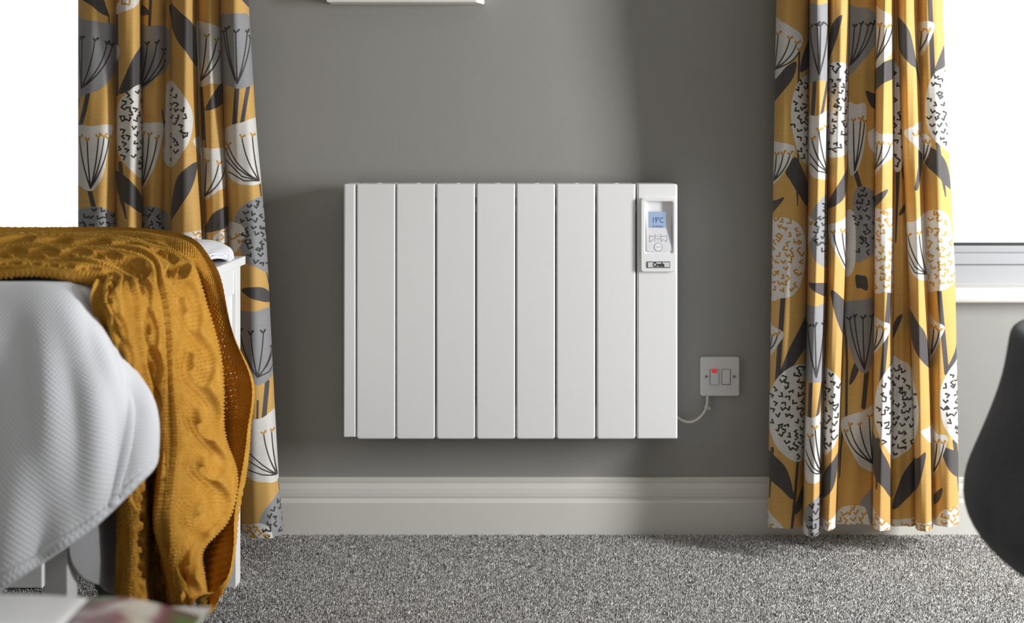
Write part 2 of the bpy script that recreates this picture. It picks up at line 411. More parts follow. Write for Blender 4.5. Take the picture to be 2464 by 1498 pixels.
# control panel: bezel frame around a sunken keypad
YC = YR - .004
ctl = None
def frame_bm(x0, x1, z0, z1, ix0, ix1, iz0, iz1, yb, yf, ydeep, r, ri, n=5):
    bm = bmesh.new()
    def ring(a0, a1, c0, c1, rr, y):
        pts = []
        for cx, cz, s in ((a1 - rr, c1 - rr, 0), (a0 + rr, c1 - rr, 90), (a0 + rr, c0 + rr, 180), (a1 - rr, c0 + rr, 270)):
            for k in range(n + 1):
                a = math.radians(s + 90 * k / n); pts.append(bm.verts.new((cx + rr * math.cos(a), y, cz + rr * math.sin(a))))
        return pts
    e = .0015
    rs = [ring(x0, x1, z0, z1, r, yb), ring(x0, x1, z0, z1, r, yf + e), ring(x0 + e, x1 - e, z0 + e, z1 - e, r - e * .8, yf),
          ring(ix0 - e, ix1 + e, iz0 - e, iz1 + e, ri + e, yf), ring(ix0, ix1, iz0, iz1, ri, yf + e), ring(ix0 + .001, ix1 - .001, iz0 + .001, iz1 - .001, ri, ydeep)]
    for a, b in zip(rs, rs[1:]):
        for k in range(len(a)): bm.faces.new((a[k], a[(k + 1) % len(a)], b[(k + 1) % len(a)], b[k]))
    bm.faces.new(rs[-1]); bm.faces.new(rs[0][::-1])
    # the recess floor is deep at the top and comes forward to the bottom
    for v in rs[-1]:
        f = (v.co.z - iz0) / (iz1 - iz0); v.co.y = yf + .003 + (ydeep - yf - .003) * f
    return bm
bm = frame_bm(RX(1541), RX(1626), RZ(653), RZ(476), RX(1551), RX(1618), RZ(608), RZ(484), YR + .003, YC - .004, YC + .018, .0055, .004)
ctl = bm_obj('control_panel', bm, M['plastic'], rad)
bm = bmesh.new(); bx(bm, RX(1534.5), RX(1543), YR - .0045, YR + .001, RZ(651), RZ(620), .001); bm_obj('release_tab', bm, M['plastic'], ctl)
YK = YC - .004
ybot, ytop = YK + .003, YK + .014     # keypad plane, tilted
def KP(px, py, off=0):
    f = (608 - py) / (608 - 500.); d = D + ybot + (ytop - ybot) * f
    return Vector((PX(px, dR), ybot + (ytop - ybot) * f - off, RZ(py)))
def kquad(bm, px0, py0, px1, py1, off, r=0):
    pts = []
    if r == 0: pts = [(px0, py0), (px1, py0), (px1, py1), (px0, py1)]
    else:
        for cx, cy, s in ((px1 - r, py0 + r, 270), (px1 - r, py1 - r, 0), (px0 + r, py1 - r, 90), (px0 + r, py0 + r, 180)):
            for k in range(6):
                a = math.radians(s + 90 * k / 5); pts.append((cx + r * math.cos(a), cy + r * math.sin(a)))
    A = [bm.verts.new(KP(x, y, off)) for x, y in pts]; B = [bm.verts.new(KP(x, y, off - .004 if off > .001 else off - .0006)) for x, y in pts]
    k = len(A); bm.faces.new(A); bm.faces.new(B[::-1])
    for i in range(k): bm.faces.new((A[i], A[(i + 1) % k], B[(i + 1) % k], B[i]))
bm = bmesh.new(); kquad(bm, 1555, 503, 1614, 604, .0025, 5); bm_obj('keypad', bm, M['keypad'], ctl)
bm = bmesh.new(); kquad(bm, 1562, 509, 1602.5, 547.5, .0031, 1); bm_obj('screen', bm, M['lcd'], ctl)
def kline(bm, pts, wpx, off):
    for (x0, y0), (x1, y1) in zip(pts, pts[1:]):
        L = math.hypot(x1 - x0, y1 - y0) or 1; nx, ny = -(y1 - y0) / L * wpx / 2, (x1 - x0) / L * wpx / 2
        A = [bm.verts.new(KP(x, y, off)) for x, y in ((x0 + nx, y0 + ny), (x1 + nx, y1 + ny), (x1 - nx, y1 - ny), (x0 - nx, y0 - ny))]
        B = [bm.verts.new(a.co + Vector((0, .0004, 0))) for a in A]
        bm.faces.new(A); bm.faces.new(B[::-1])
        for i in range(4): bm.faces.new((A[i], A[(i + 1) % 4], B[(i + 1) % 4], B[i]))
bm = bmesh.new()
arc = [(1583 + 26 * math.sin(a), 594 - 20.5 * math.cos(a)) for a in np.linspace(-.92, .92, 13)]
for ln in (arc, [(1562.5, 566), (1562.5, 581)], [(1576, 562), (1576, 574)], [(1590, 562), (1590, 574)], [(1604, 566), (1604, 581)],
           [(1562.5, 566), (1575.5, 569)], [(1590.5, 569), (1604, 566)]):
    kline(bm, ln, .8, .0028)
for ln in ([(1565, 567.6), (1573, 568.2)], [(1579, 567.6), (1588, 567.6)], [(1593, 568.2), (1600, 567.6)], [(1573, 579), (1577, 579)], [(1589, 579), (1593, 579)], [(1591, 577), (1591, 581)], [(1583, 575), (1583, 576.5)], [(1583, 580), (1583, 581.5)]):
    kline(bm, ln, 1.1, .0028)
bm_obj('key_markings', bm, M['ink'], ctl)
bm = bmesh.new()
ring = [(1583.5 + 10 * math.cos(a), 593.5 + 9 * math.sin(a)) for a in np.linspace(0, 2 * math.pi, 25)]
A = [bm.verts.new(KP(x, y, .0028)) for x, y in ring[:-1]]; B = [bm.verts.new(KP(x, y, .002)) for x, y in ring[:-1]]
bm.faces.new(A)
for i in range(24): bm.faces.new((A[i], A[(i + 1) % 24], B[(i + 1) % 24], B[i]))
btn = bm_obj('round_button', bm, M['plastic'], ctl)
bm = bmesh.new(); kline(bm, ring, .9, .0030); kline(bm, [(1577, 593.5), (1590, 593.5)], 1.2, .0030); bm_obj('button_ring', bm, M['ink'], ctl)
def text(name, body, mat, parent, loc, size, rot=(math.pi / 2, 0, 0), sx=1, bold=0, extrude=.0002):
    cu = bpy.data.curves.new(name, 'FONT'); cu.body = body; cu.size = size; cu.align_x = 'CENTER'; cu.align_y = 'CENTER'
    cu.extrude = extrude; cu.offset = bold; cu.resolution_u = 3
    o = bpy.data.objects.new(name, cu); COL.objects.link(o); cu.materials.append(mat)
    o.parent = parent; o.matrix_parent_inverse = Matrix.Translation(parent.matrix_world.translation).inverted() if False else Matrix.Identity(4)
    bpy.context.view_layer.update()
    me = bpy.data.meshes.new_from_object(o.evaluated_get(bpy.context.evaluated_depsgraph_get()))
    bpy.data.objects.remove(o); bpy.data.curves.remove(cu)
    o = bpy.data.objects.new(name, me); COL.objects.link(o); o.parent = parent; o.matrix_parent_inverse = Matrix.Identity(4)
    if not me.materials: me.materials.append(mat)
    o.location = loc; o.rotation_euler = rot; o.scale = (sx, 1, 1)
    return o
bpy.context.view_layer.update()
inv = lambda par: par.matrix_world.inverted()
tilt = math.atan2(ytop - ybot, RZ(500) - RZ(608))
for name, body, px, py, size, sx, bold in (('temperature_reading', '19°C', 1582.5, 530, .0168, .70, .0002), ('screen_caption', 'On Setting', 1582, 544.2, .0052, 1.0, .0001)):
    p = KP(px, py, .0036)
    o = text(name, body, M['lcd_ink'], ctl, p, size, (math.pi / 2 - tilt, 0, 0), sx, bold)
    o.matrix_parent_inverse = inv(ctl)
# badge with frame
bm = bmesh.new(); YBd = YC - .004
bx(bm, RX(1556), RX(1611), YBd - .0012, YBd + .001, RZ(643), RZ(628)); bdg = bm_obj('badge', bm, M['badge_ink'], ctl)
bm = bmesh.new(); bx(bm, RX(1557.6), RX(1609.6), YBd - .0018, YBd - .001, RZ(641.4), RZ(629.6)); bm_obj('badge_face', bm, M['badge'], ctl)
bpy.context.view_layer.update()
o = text('badge_lettering', 'Creda', M['badge_ink'], ctl, (RX(1583.5), YBd - .0021, RZ(635.6)), .0128, (math.pi / 2, 0, 0), .74, .0006)
o.matrix_parent_inverse = inv(ctl)

# ------------------------------------------------------------------ switched fused outlet and cable
dW = D - .008
wx = lambda px: PX(px, dW); wz = lambda py: PZ(py, dW)
sp = empty('fused_switch', (wx(1732), 0, wz(952)), 'square white fused switch plate with glowing red neon, right of the radiator', 'switch')
bm = bmesh.new(); rounded_prism(bm, wx(1685.5), wx(1779.5), wz(952.5), wz(859), 0, -.009, .0045, 5, .0022); bm_obj('face_plate', bm, M['plate'], sp)
box('switch_surround', M['dark'], sp, wx(1707.4), wx(1728.2), -.0096, -.008, wz(925), wz(888.4))
rk = bm = bmesh.new()
bx(bm, wx(1708.4), wx(1727.4), -.0125, -.009, wz(924), wz(896)); bx(bm, wx(1708.4), wx(1711.2), -.0125, -.009, wz(896.2), wz(889)); bx(bm, wx(1724.4), wx(1727.4), -.0125, -.009, wz(896.2), wz(889))
rk = bm_obj('rocker', bm, M['plate'], sp)
box('neon_indicator', M['neon'], rk, wx(1711.6), wx(1724), -.0135, -.009, wz(896), wz(886.5), .001)
box('fuse_surround', M['dark'], sp, wx(1736.5), wx(1757.8), -.0094, -.008, wz(925), wz(887.5))
bm = bmesh.new(); bx(bm, wx(1737.6), wx(1756.6), -.011, -.009, wz(923.8), wz(888.2), .0008); bx(bm, wx(1740), wx(1754), -.0122, -.010, wz(922), wz(912), .0006)
bm_obj('fuse_holder', bm, M['plate'], sp)
for px in (1699, 1766):
    bm = bmesh.new(); tube_bm(bm, [(wx(px), -.0085, wz(905)), (wx(px), -.0102, wz(905)), (wx(px), -.0106, wz(905))], [.0034, .0034, .0026], 16)
    o = bm_obj('screw', bm, M['metal'], sp)
    box('screw_slot', M['dark'], o, wx(px) - .0026, wx(px) + .0026, -.0109, -.0104, wz(905) - .0004, wz(905) + .0004)
dC = D - .02
cab = [P(1600, 985, dC - .01), P(1615, 995, dC), P(1630, 1003, dC), P(1644, 1012, dC), P(1661, 1015, dC), P(1677, 1009, dC), P(1690, 997, dC), P(1698, 984, dC + .004), P(1701.5, 968, dC + .008), P(1702, 951, dC + .011)]
B = cr(len(cab), 44); pts = B @ np.array(cab)
bm = bmesh.new(); tube_bm(bm, [tuple(p) for p in pts], .0031, 12)
cb = tag(bm_obj('power_cable', bm, M['cable'], None, True), 'short cream power cable looping from the radiator up to the switch plate', 'cable')
bm = bmesh.new(); q = Vector(P(1700, 979, dC + .004)); tube_bm(bm, [q + Vector((-.001, 0, -.0028)), q + Vector((.001, 0, .0028))], .0044, 12)
bx(bm, q.x + .003, q.x + .0085, q.y - .002, q.y + .002, q.z - .0055, q.z + .0005, .0008)
tie = bm_obj('cable_tie', bm, M['cable'], cb)

# ------------------------------------------------------------------ wall shelf at the top of the frame
d1, d2 = D - .045, D
bm = bmesh.new()
zf0, zf1 = PZ(4.5, d1), PZ(4.5, d1) + .045
pb = [(PX(785, d1), d1 - D), (PX(1146, d1), d1 - D), (PX(1166, d2), 0), (PX(797, d2), 0)]
lo = [bm.verts.new((x, y, zf0 + (0 if i < 2 else .0005))) for i, (x, y) in enumerate(pb)]; hi = [bm.verts.new((x, y, zf1)) for x, y in pb]
bm.faces.new(lo[::-1]); bm.faces.new(hi)
for i in range(4): bm.faces.new((lo[i], lo[(i + 1) % 4], hi[(i + 1) % 4], hi[i]))
bmesh.ops.bevel(bm, geom=bm.edges[:], offset=.0015, segments=2, affect='EDGES')
tag(bm_obj('wall_shelf', bm, M['shelf']), 'white wall shelf with splayed end, cut off above the radiator', 'shelf')

# ------------------------------------------------------------------ curtains
def poly_sd(P2, poly):
    """signed distance (negative inside) from points to a closed polygon"""
    d = np.full(len(P2), 1e9); ins = np.zeros(len(P2), bool); n = len(poly)
    for i in range(n):
        a, b = poly[i], poly[(i + 1) % n]; e = b - a; wv = P2 - a
        t = np.clip((wv @ e) / max(e @ e, 1e-9), 0, 1)
        d = np.minimum(d, ((wv - t[:, None] * e) ** 2).sum(1))
        c1 = (a[1] <= P2[:, 1]) != (b[1] <= P2[:, 1])
        with np.errstate(divide='ignore', invalid='ignore'):
            xi = a[0] + (P2[:, 1] - a[1]) / (b[1] - a[1]) * e[0]
        ins ^= c1 & (P2[:, 0] < xi)
    d = np.sqrt(d); return np.where(ins, -d, d)
def smooth_closed(pts, k=5):
    p = np.array(pts, float); n = len(p); out = []
    for i in range(n):
        p0, p1, p2, p3 = p[i - 1], p[i], p[(i + 1) % n], p[(i + 2) % n]
        for u in np.arange(k) / k:
            out.append(.5 * (2 * p1 + (p2 - p0) * u + (2 * p0 - 5 * p1 + 4 * p2 - p3) * u**2 + (3 * p1 - p0 - 3 * p2 + p3) * u**3))
    return np.array(out) * .8 + 0.2 * np.repeat(p, k, 0) if False else np.array(out)
LAYERS = ('d_under', 'd_grey', 'd_white', 'd_over', 'd_must')
class Print:
    """draws the floral print into distance-field layers, strip by strip"""
    def __init__(s, px, py, strip):
        s.px, s.py, s.strip = px.ravel(), py.ravel(), strip.ravel()
        s.L = {k: np.full(s.px.shape, 6.0) for k in LAYERS}
        s.aff = (1, 0, 1, 0)
        s.r = random.Random(5)
    def T(s, pts): k, ox, _, oy = s.aff; return np.array([(ox + k * x, oy + k * y) for x, y in pts], float)
    def sel(s, strips, lo, hi, pad=7):
        m = (s.px > lo[0] - pad) & (s.px < hi[0] + pad) & (s.py > lo[1] - pad) & (s.py < hi[1] + pad)
        if strips is not None: m &= np.isin(s.strip, strips)
        return np.nonzero(m)[0]
    def put(s, layer, idx, sd): s.L[layer][idx] = np.minimum(s.L[layer][idx], sd)
    def blob(s, layer, strips, pts, sharp=False):
        p = s.T(pts); p = p if sharp else smooth_closed(p)
        idx = s.sel(strips, p.min(0), p.max(0)); 
        if len(idx): s.put(layer, idx, poly_sd(np.stack([s.px[idx], s.py[idx]], 1), p))
    def line(s, layer, strips, pts, w0, w1=None, raw=False):
        p = np.array(pts, float) if raw else s.T(pts); w1 = w0 if w1 is None else w1
        idx = s.sel(strips, p.min(0), p.max(0))
        if not len(idx): return
        Q = np.stack([s.px[idx], s.py[idx]], 1); best = np.full(len(idx), 9.0); n = len(p) - 1
        for i in range(n):
            a, b = p[i], p[i + 1]; e = b - a; wv = Q - a; t = np.clip((wv @ e) / max(e @ e, 1e-9), 0, 1)
            ww = w0 + (w1 - w0) * (i + t) / n
            best = np.minimum(best, np.sqrt(((wv - t[:, None] * e) ** 2).sum(1)) - ww / 2)
        s.put(layer, idx, best)
    def vee(s, layer, strips, x, y, size, ang, w):
        r = s.r; o = .62 + r.uniform(-.15, .15); l1, l2 = size * r.uniform(.75, 1.1), size * r.uniform(.6, 1)
        a = (x + l1 * math.cos(ang + o), y + l1 * math.sin(ang + o)); b = (x + l2 * math.cos(ang - o), y + l2 * math.sin(ang - o))
        s.line(layer, strips, [a, (x, y)], w * 1.25, w * .9, raw=True); s.line(layer, strips, [(x, y), b], w * .9, w * 1.1, raw=True)
        s.line(layer, strips, [a, (a[0] + .1, a[1] + .1)], w * 1.45, raw=True)
    def leaf(s, strips, pts): s.blob('d_under', strips, pts)
    def stem(s, strips, pts, w, w1=None): s.line('d_under', strips, pts, w * s.aff[0], None if w1 is None else w1 * s.aff[0])
    def tulip(s, strips, pts, base, tips, grey=False):
        s.blob('d_grey' if grey else 'd_white', strips, pts)
        b = s.T([base])[0]; k = s.aff[0]
        for tx, ty in tips:
            t = s.T([(tx, ty)])[0]
            c = np.array([(b[0] + t[0]) / 2 + (t[0] - b[0]) * .28, (b[1] + t[1]) / 2 + abs(t[0] - b[0]) * .18])
            q = [tuple((1 - u)**2 * b + 2 * u * (1 - u) * c + u * u * t) for u in np.linspace(0, 1, 9)]
            s.line('d_over', strips, q, 3.7, 3.0, raw=True)
            s.vee('d_over' if grey else 'd_must', strips, t[0], t[1] + 1, 9.5, -math.pi / 2 + s.r.uniform(-.25, .25), 4.0)
    def fill(s, strips, pts, layer, shape_layer, gap=18, size=9.5, w=3.7):
        s.blob(shape_layer, strips, pts)
        p = smooth_closed(s.T(pts)); lo, hi = p.min(0), p.max(0); c = (lo + hi) / 2
        y = lo[1] + gap * .6; row = 0
        while y < hi[1]:
            x = lo[0] + gap * (.4 + .5 * (row % 2))
            while x < hi[0]:
                q = np.array([[x + s.r.uniform(-2.5, 2.5), y + s.r.uniform(-2.5, 2.5)]])
                if poly_sd(q, p)[0] < -7:
                    a = s.r.choice((-.5, -.3, -.75, -.5, 1.0, .0, .8)) * math.pi + s.r.uniform(-.35, .35)
                    s.vee(layer, strips, q[0][0], q[0][1], size, a, w)
                x += gap
            y += gap * .92; row += 1
    def ball(s, strips, pts, grey=False, must=False): s.fill(strips, pts, 'd_must' if must else 'd_over', 'd_grey' if grey else 'd_white')
    def cup(s, strips, pts): s.fill(strips, pts, 'd_must', 'd_white', 16, 11, 3.6)

def build_curtain(name, label, strips, hem_ref, ym, dref, draw):
    """strips: dicts with keys=[(y,a,b)..] edge columns in photo pixels at depth dref, amp (m toward the room), hem (photo row)"""
    rows = np.concatenate([np.linspace(PYTOP, -330, 34)[:-1], np.linspace(-330, -30, 50)[:-1], np.arange(-30, hem_ref, 2.05), [hem_ref]])
    Vx, Vy, Vp, Vs, Vh = [], [], [], [], []
    for k, st in enumerate(strips):
        ys = [q[0] for q in st['keys']]
        a = np.interp(rows, ys, [q[1] for q in st['keys']]); b = np.interp(rows, ys, [q[2] for q in st['keys']])
        ker = np.ones(61) / 61                                  # soften the kinks between key rows
        pad = lambda v: np.convolve(np.pad(v, 30, mode='edge'), ker, 'valid')
        a, b = pad(a), pad(b)
        th = np.linspace(0, math.pi, 800); hw = max(q[2] - q[1] for q in st['keys']) / 2 * dref / F
        ex = st.get('ex', .75)
        cxn, syn = -np.cos(th), np.sin(th).clip(0) ** ex
        skew = st.get('skew', 0)
        wl = np.concatenate([[0], np.cumsum(np.hypot(np.diff(cxn) * hw, .5 * np.diff(syn) * abs(st['amp'])))])
        n = max(12, int(wl[-1] / .00155)); 
        tt = np.interp(np.linspace(0, wl[-1], n), wl, th)
        cxn, syn = -np.cos(tt), np.sin(tt).clip(0) ** ex
        wf = np.concatenate([[0], np.cumsum(np.hypot(np.diff(cxn) * hw, .15 * np.diff(syn) * abs(st['amp'])))]); wn = wf / wf[-1]
        # share of the cloth seen from the front maps onto the strip's own columns
        lo = np.interp(-.985, cxn, wn); hi = np.interp(.985, cxn, wn); pn = (wn - lo) / (hi - lo)
        amp = st['amp'] * (1 + .10 * np.sin(rows / 230 + k * 1.7) + .05 * np.sin(rows / 90 + k))
        Y = ym - amp[:, None] * syn[None, :] * (1 + skew * cxn[None, :]) + .0022 * np.sin(cxn[None, :] * 5 + rows[:, None] / 140 + k)
        X = PX(((a + b) / 2)[:, None] + ((b - a) / 2)[:, None] * cxn[None, :], D + Y)
        Vx.append(X); Vy.append(Y); Vp.append(a[:, None] + (b - a)[:, None] * pn[None, :])
        Vs.append(np.full(X.shape, k)); Vh.append(np.full(n, st.get('hem', hem_ref)))
    X, Y, Pp, St = (np.concatenate(q, 1) for q in (Vx, Vy, Vp, Vs))
    hem = np.convolve(np.pad(np.concatenate(Vh), 12, mode='edge'), np.ones(25) / 25, 'valid')
    sm = np.clip((rows - 880) / (hem_ref - 880), 0, 1) ** 1.3
    Yp = rows[:, None] + (hem - hem_ref)[None, :] * sm[:, None]
    Z = PZ(Yp, .5 * dref + .5 * (D + Y.mean(0, keepdims=True)))
    V = np.stack([X, Y, Z], 2)
    Yr = np.where(Yp < -36, Yp + 705, Yp); Yr = np.where(Yr < -36, Yr + 705, Yr)       # the print repeats every 705 rows up the cloth
    pr = Print(Pp, Yr, St); draw(pr)
    me = grid_mesh(name, V, {k: v.reshape(X.shape) for k, v in pr.L.items()})
    o = link(name, me, M['curtain']); tag(o, label, 'curtain')
    return o
dref = D - .15
PYTOP = HOR - (2.142 - ZC) * F / dref
YM = -.095

# left curtain ---------------------------------------------------------
LS = [
    dict(keys=[(0, 188, 278), (570, 188, 279), (1290, 188, 282)], amp=.062, hem=1290),
    dict(keys=[(0, 278.5, 339), (570, 279.5, 343), (1290, 283, 350)], amp=.074, hem=1290),
    dict(keys=[(0, 340, 398), (300, 341, 395), (570, 343.5, 391), (1290, 352, 396)], amp=.05, hem=1290),
    dict(keys=[(0, 412, 470), (400, 412, 479), (570, 411, 489), (1290, 415, 500)], amp=.082, hem=1290),
    dict(keys=[(0, 475, 528), (300, 484, 538), (570, 494, 549), (800, 500, 560), (1290, 505, 574)], amp=.06, hem=1291),
    dict(keys=[(0, 529, 598), (300, 539, 616), (570, 550, 641), (755, 560, 650), (960, 568, 660), (1165, 574, 671), (1290, 578, 683)], amp=.075, hem=1287),
]
def draw_left(p):
    k = 600 / 1498.; p.aff = (k, 150, k, 0)
    s = [0]
    p.leaf(s, [(120, -10), (180, 40), (230, 80), (278, 97), (262, 40), (235, -10)]); p.stem(s, [(278, 90), (280, 170)], 7)
    p.tulip(s, [(70, 130), (140, 122), (230, 135), (330, 165), (335, 380), (290, 470), (230, 535), (160, 560), (70, 555)], (115, 530), [(100, 235), (118, 230), (195, 245), (268, 265), (300, 275)], True)
    p.stem(s, [(155, 560), (135, 660), (103, 770)], 26); p.stem(s, [(99, 565), (90, 640)], 20)
    p.tulip(s, [(70, 775), (180, 758), (292, 750), (296, 800), (270, 930), (240, 1060), (180, 1145), (110, 1120), (70, 1060)], (170, 1130), [(104, 830), (150, 845), (217, 825), (250, 820), (280, 835)])
    p.stem(s, [(165, 1145), (190, 1250)], 28)
    p.ball(s, [(60, 1330), (95, 1268), (140, 1248), (200, 1240), (260, 1255), (330, 1300), (345, 1400), (330, 1600), (60, 1600)], True)
    s = [1]
    p.cup(s, [(300, -90), (420, -80), (465, -20), (440, 40), (390, 70), (320, 85), (290, 50)]); p.stem(s, [(330, 85), (332, 570)], 15)
    p.blob('d_white', s, [(300, 270), (335, 272), (347, 300), (340, 345), (300, 380)])
    p.leaf(s, [(490, 270), (430, 340), (385, 440), (340, 560), (400, 545), (450, 515), (490, 480)])
    p.ball(s, [(322, 690), (345, 610), (390, 555), (475, 505), (560, 560), (560, 1020), (475, 1070), (420, 1030), (360, 960), (325, 870), (318, 770)])
    p.stem(s, [(350, 980), (358, 1060)], 24); p.leaf(s, [(318, 1025), (370, 1050), (430, 1110), (480, 1190), (485, 1285), (400, 1230), (345, 1180), (325, 1100)]); p.stem(s, [(358, 1190), (385, 1310)], 26, 8)
    p.cup(s, [(280, 1380), (370, 1388), (430, 1420), (480, 1500), (480, 1600), (280, 1600)])
    s = [2]
    p.leaf(s, [(440, 5), (490, 30), (530, 80), (480, 88), (440, 60)]); p.stem(s, [(532, -20), (524, 160)], 17)
    p.tulip(s, [(440, 165), (520, 155), (615, 150), (650, 180), (640, 380), (570, 460), (440, 535)], (460, 530), [(512, 265), (568, 260), (610, 300), (630, 330)], True)
    p.tulip(s, [(450, 750), (530, 738), (602, 738), (605, 800), (570, 950), (530, 1050), (470, 1140), (440, 900)], (478, 1120), [(486, 815), (522, 815), (568, 835)])
    p.ball(s, [(450, 1290), (490, 1250), (530, 1240), (580, 1252), (640, 1310), (640, 1600), (450, 1600)], True)
    p.leaf(s, [(595, 655), (612, 690), (630, 790), (605, 740)]); p.blob('d_white', s, [(610, 900), (640, 880), (640, 1000), (615, 960)])
    s = [3]
    p.leaf(s, [(645, 15), (720, 85), (780, 140), (806, 200), (815, 400), (740, 310), (690, 240), (655, 140)])
    p.ball(s, [(580, 560), (645, 478), (690, 520), (740, 590), (775, 660), (783, 740), (765, 840), (720, 920), (650, 1010), (580, 900)])
    p.blob('d_white', s, [(783, 848), (830, 815), (860, 860), (835, 920)])
    p.leaf(s, [(807, 972), (730, 1020), (680, 1100), (648, 1320), (720, 1220), (770, 1140), (800, 1050)])
    p.cup(s, [(640, 1440), (690, 1402), (760, 1390), (860, 1385), (880, 1450), (860, 1600), (640, 1600)])
    s = [4]
    p.tulip(s, [(790, 125), (860, 138), (925, 155), (965, 200), (965, 480), (900, 500), (820, 507), (790, 300)], (832, 482), [(866, 225), (925, 245), (945, 320)])
    p.stem(s, [(832, 505), (843, 660), (848, 830)], 22); p.stem(s, [(850, 640), (862, 900)], 9)
    p.leaf(s, [(985, 455), (915, 550), (880, 610), (860, 662), (920, 650), (985, 590)])
    p.tulip(s, [(825, 900), (900, 893), (990, 905), (1000, 1090), (930, 1150), (850, 1197), (830, 1050)], (855, 1178), [(866, 975), (938, 985), (975, 1020)])
    p.leaf(s, [(1020, 1235), (920, 1270), (875, 1330), (858, 1393), (930, 1385), (1010, 1345)]); p.stem(s, [(838, 1130), (830, 1190)], 10)
    p.cup(s, [(870, 1500), (915, 1415), (1000, 1365), (1040, 1420), (1030, 1600), (870, 1600)])
    s = [5]
    p.leaf(s, [(1040, -40), (1075, 0), (1125, 40), (1130, -30)])
    p.tulip(s, [(940, 115), (1000, 88), (1060, 85), (1125, 100), (1150, 300), (1160, 480), (1080, 532), (1010, 520), (955, 460)], (1050, 505), [(970, 190), (985, 180), (1042, 200), (1110, 195), (1130, 230)], True)
    p.stem(s, [(1050, 528), (1035, 745)], 29); p.stem(s, [(1115, 522), (1080, 735)], 24)
    p.tulip(s, [(970, 800), (1010, 755), (1080, 735), (1180, 705), (1195, 800), (1215, 1000), (1190, 1100), (1080, 1108), (1010, 1070), (978, 980)], (1182, 1085), [(985, 900), (998, 870), (1078, 825), (1140, 815)])
    for e in ([(1182, 1085), (1080, 1060), (985, 960)], [(1182, 1085), (1090, 1085), (1000, 1030)]): p.line('d_over', s, e, 3.4, 3)
    p.stem(s, [(1187, 1110), (1198, 1200)], 12)
    p.blob('d_white', s, [(985, 1350), (1060, 1343), (1097, 1385), (1085, 1445), (1030, 1530), (985, 1530)])
    for q in ((1015, 1440), (1062, 1460), (1048, 1425)): t = p.T([q])[0]; p.vee('d_must', s, t[0], t[1], 11, -1.2, 4)
    k = 350 / 681.; p.aff = (k, 400, k, 550)
    p.ball(s, [(318, 10), (330, -70), (385, -125), (470, -140), (500, 40), (495, 205), (420, 180), (370, 155), (345, 90)], True)
    p.leaf(s, [(352, 285), (400, 272), (455, 278), (490, 310), (492, 348), (430, 335), (385, 318)])
    p.stem(s, [(468, 200), (482, 260)], 7)
    p.tulip(s, [(320, 398), (410, 385), (500, 385), (520, 560), (510, 670), (440, 726), (400, 700), (320, 540)], (427, 690), [(346, 480), (396, 490), (454, 485), (495, 560)], True)
    for e in ([(427, 690), (470, 640), (505, 570)], [(427, 690), (480, 670), (510, 630)]): p.line('d_over', s, e, 3.4, 3)
    p.stem(s, [(472, 715), (456, 895)], 22); p.stem(s, [(428, 800), (426, 895)], 10)
    p.tulip(s, [(360, 915), (450, 880), (525, 858), (540, 1100), (528, 1175), (470, 1180), (400, 1165), (340, 1100)], (520, 1150), [(455, 955), (492, 945)])
    for e in ([(520, 1150), (450, 1100), (385, 1040)], [(520, 1150), (450, 1120), (380, 1075)], [(520, 1150), (450, 1145), (370, 1115)]): p.line('d_over', s, e, 3.5, 2.6)
    p.stem(s, [(525, 1160), (531, 1245)], 5)
    p.ball(s, [(430, 1380), (445, 1330), (485, 1275), (545, 1225), (580, 1300), (580, 1480), (430, 1480)], True)
    p.cup(s, [(340, 1395), (430, 1366), (480, 1385), (498, 1430), (490, 1480), (340, 1480)])
build_curtain('curtain', 'mustard floral curtain hanging at the left window behind the white bed', LS, 1290, YM, dref, draw_left)

# right curtain --------------------------------------------------------
def rk3(zx): return 1800 + zx * 664 / 1421.
RS = [
    dict(keys=[(0, rk3(145), rk3(314)), (650, rk3(122), rk3(304)), (1270, rk3(100), rk3(279))], amp=.058, hem=1271),
    dict(keys=[(0, rk3(316), rk3(416)), (650, rk3(305), rk3(404)), (1270, rk3(281), rk3(375))], amp=.092, hem=1280),
    dict(keys=[(0, rk3(418), rk3(521)), (650, rk3(408), rk3(502)), (1270, rk3(377), rk3(450))], amp=.072, hem=1272),
    dict(keys=[(0, rk3(523), rk3(658)), (650, rk3(504), rk3(650)), (1270, rk3(452), rk3(640))], amp=.010, hem=1270, ex=.5),
    dict(keys=[(0, rk3(660), rk3(748)), (650, rk3(651), rk3(746)), (1270, rk3(641), rk3(736))], amp=.074, hem=1275),
    dict(keys=[(0, rk3(750), rk3(768)), (330, rk3(749), rk3(791)), (700, rk3(748), rk3(826)), (1000, rk3(746), rk3(850)), (1270, rk3(738), rk3(860))], amp=.014, hem=1273, ex=.5),
    dict(keys=[(0, rk3(770), rk3(872)), (330, rk3(793), rk3(893)), (650, rk3(826), rk3(924)), (1000, rk3(852), rk3(945)), (1270, rk3(862), rk3(955))], amp=.066, hem=1275),
    dict(keys=[(0, rk3(876), rk3(1000)), (330, rk3(896), rk3(1030)), (650, rk3(926), rk3(1066)), (1000, rk3(948), rk3(1080)), (1270, rk3(960), rk3(1086))], amp=.064, hem=1267),
]
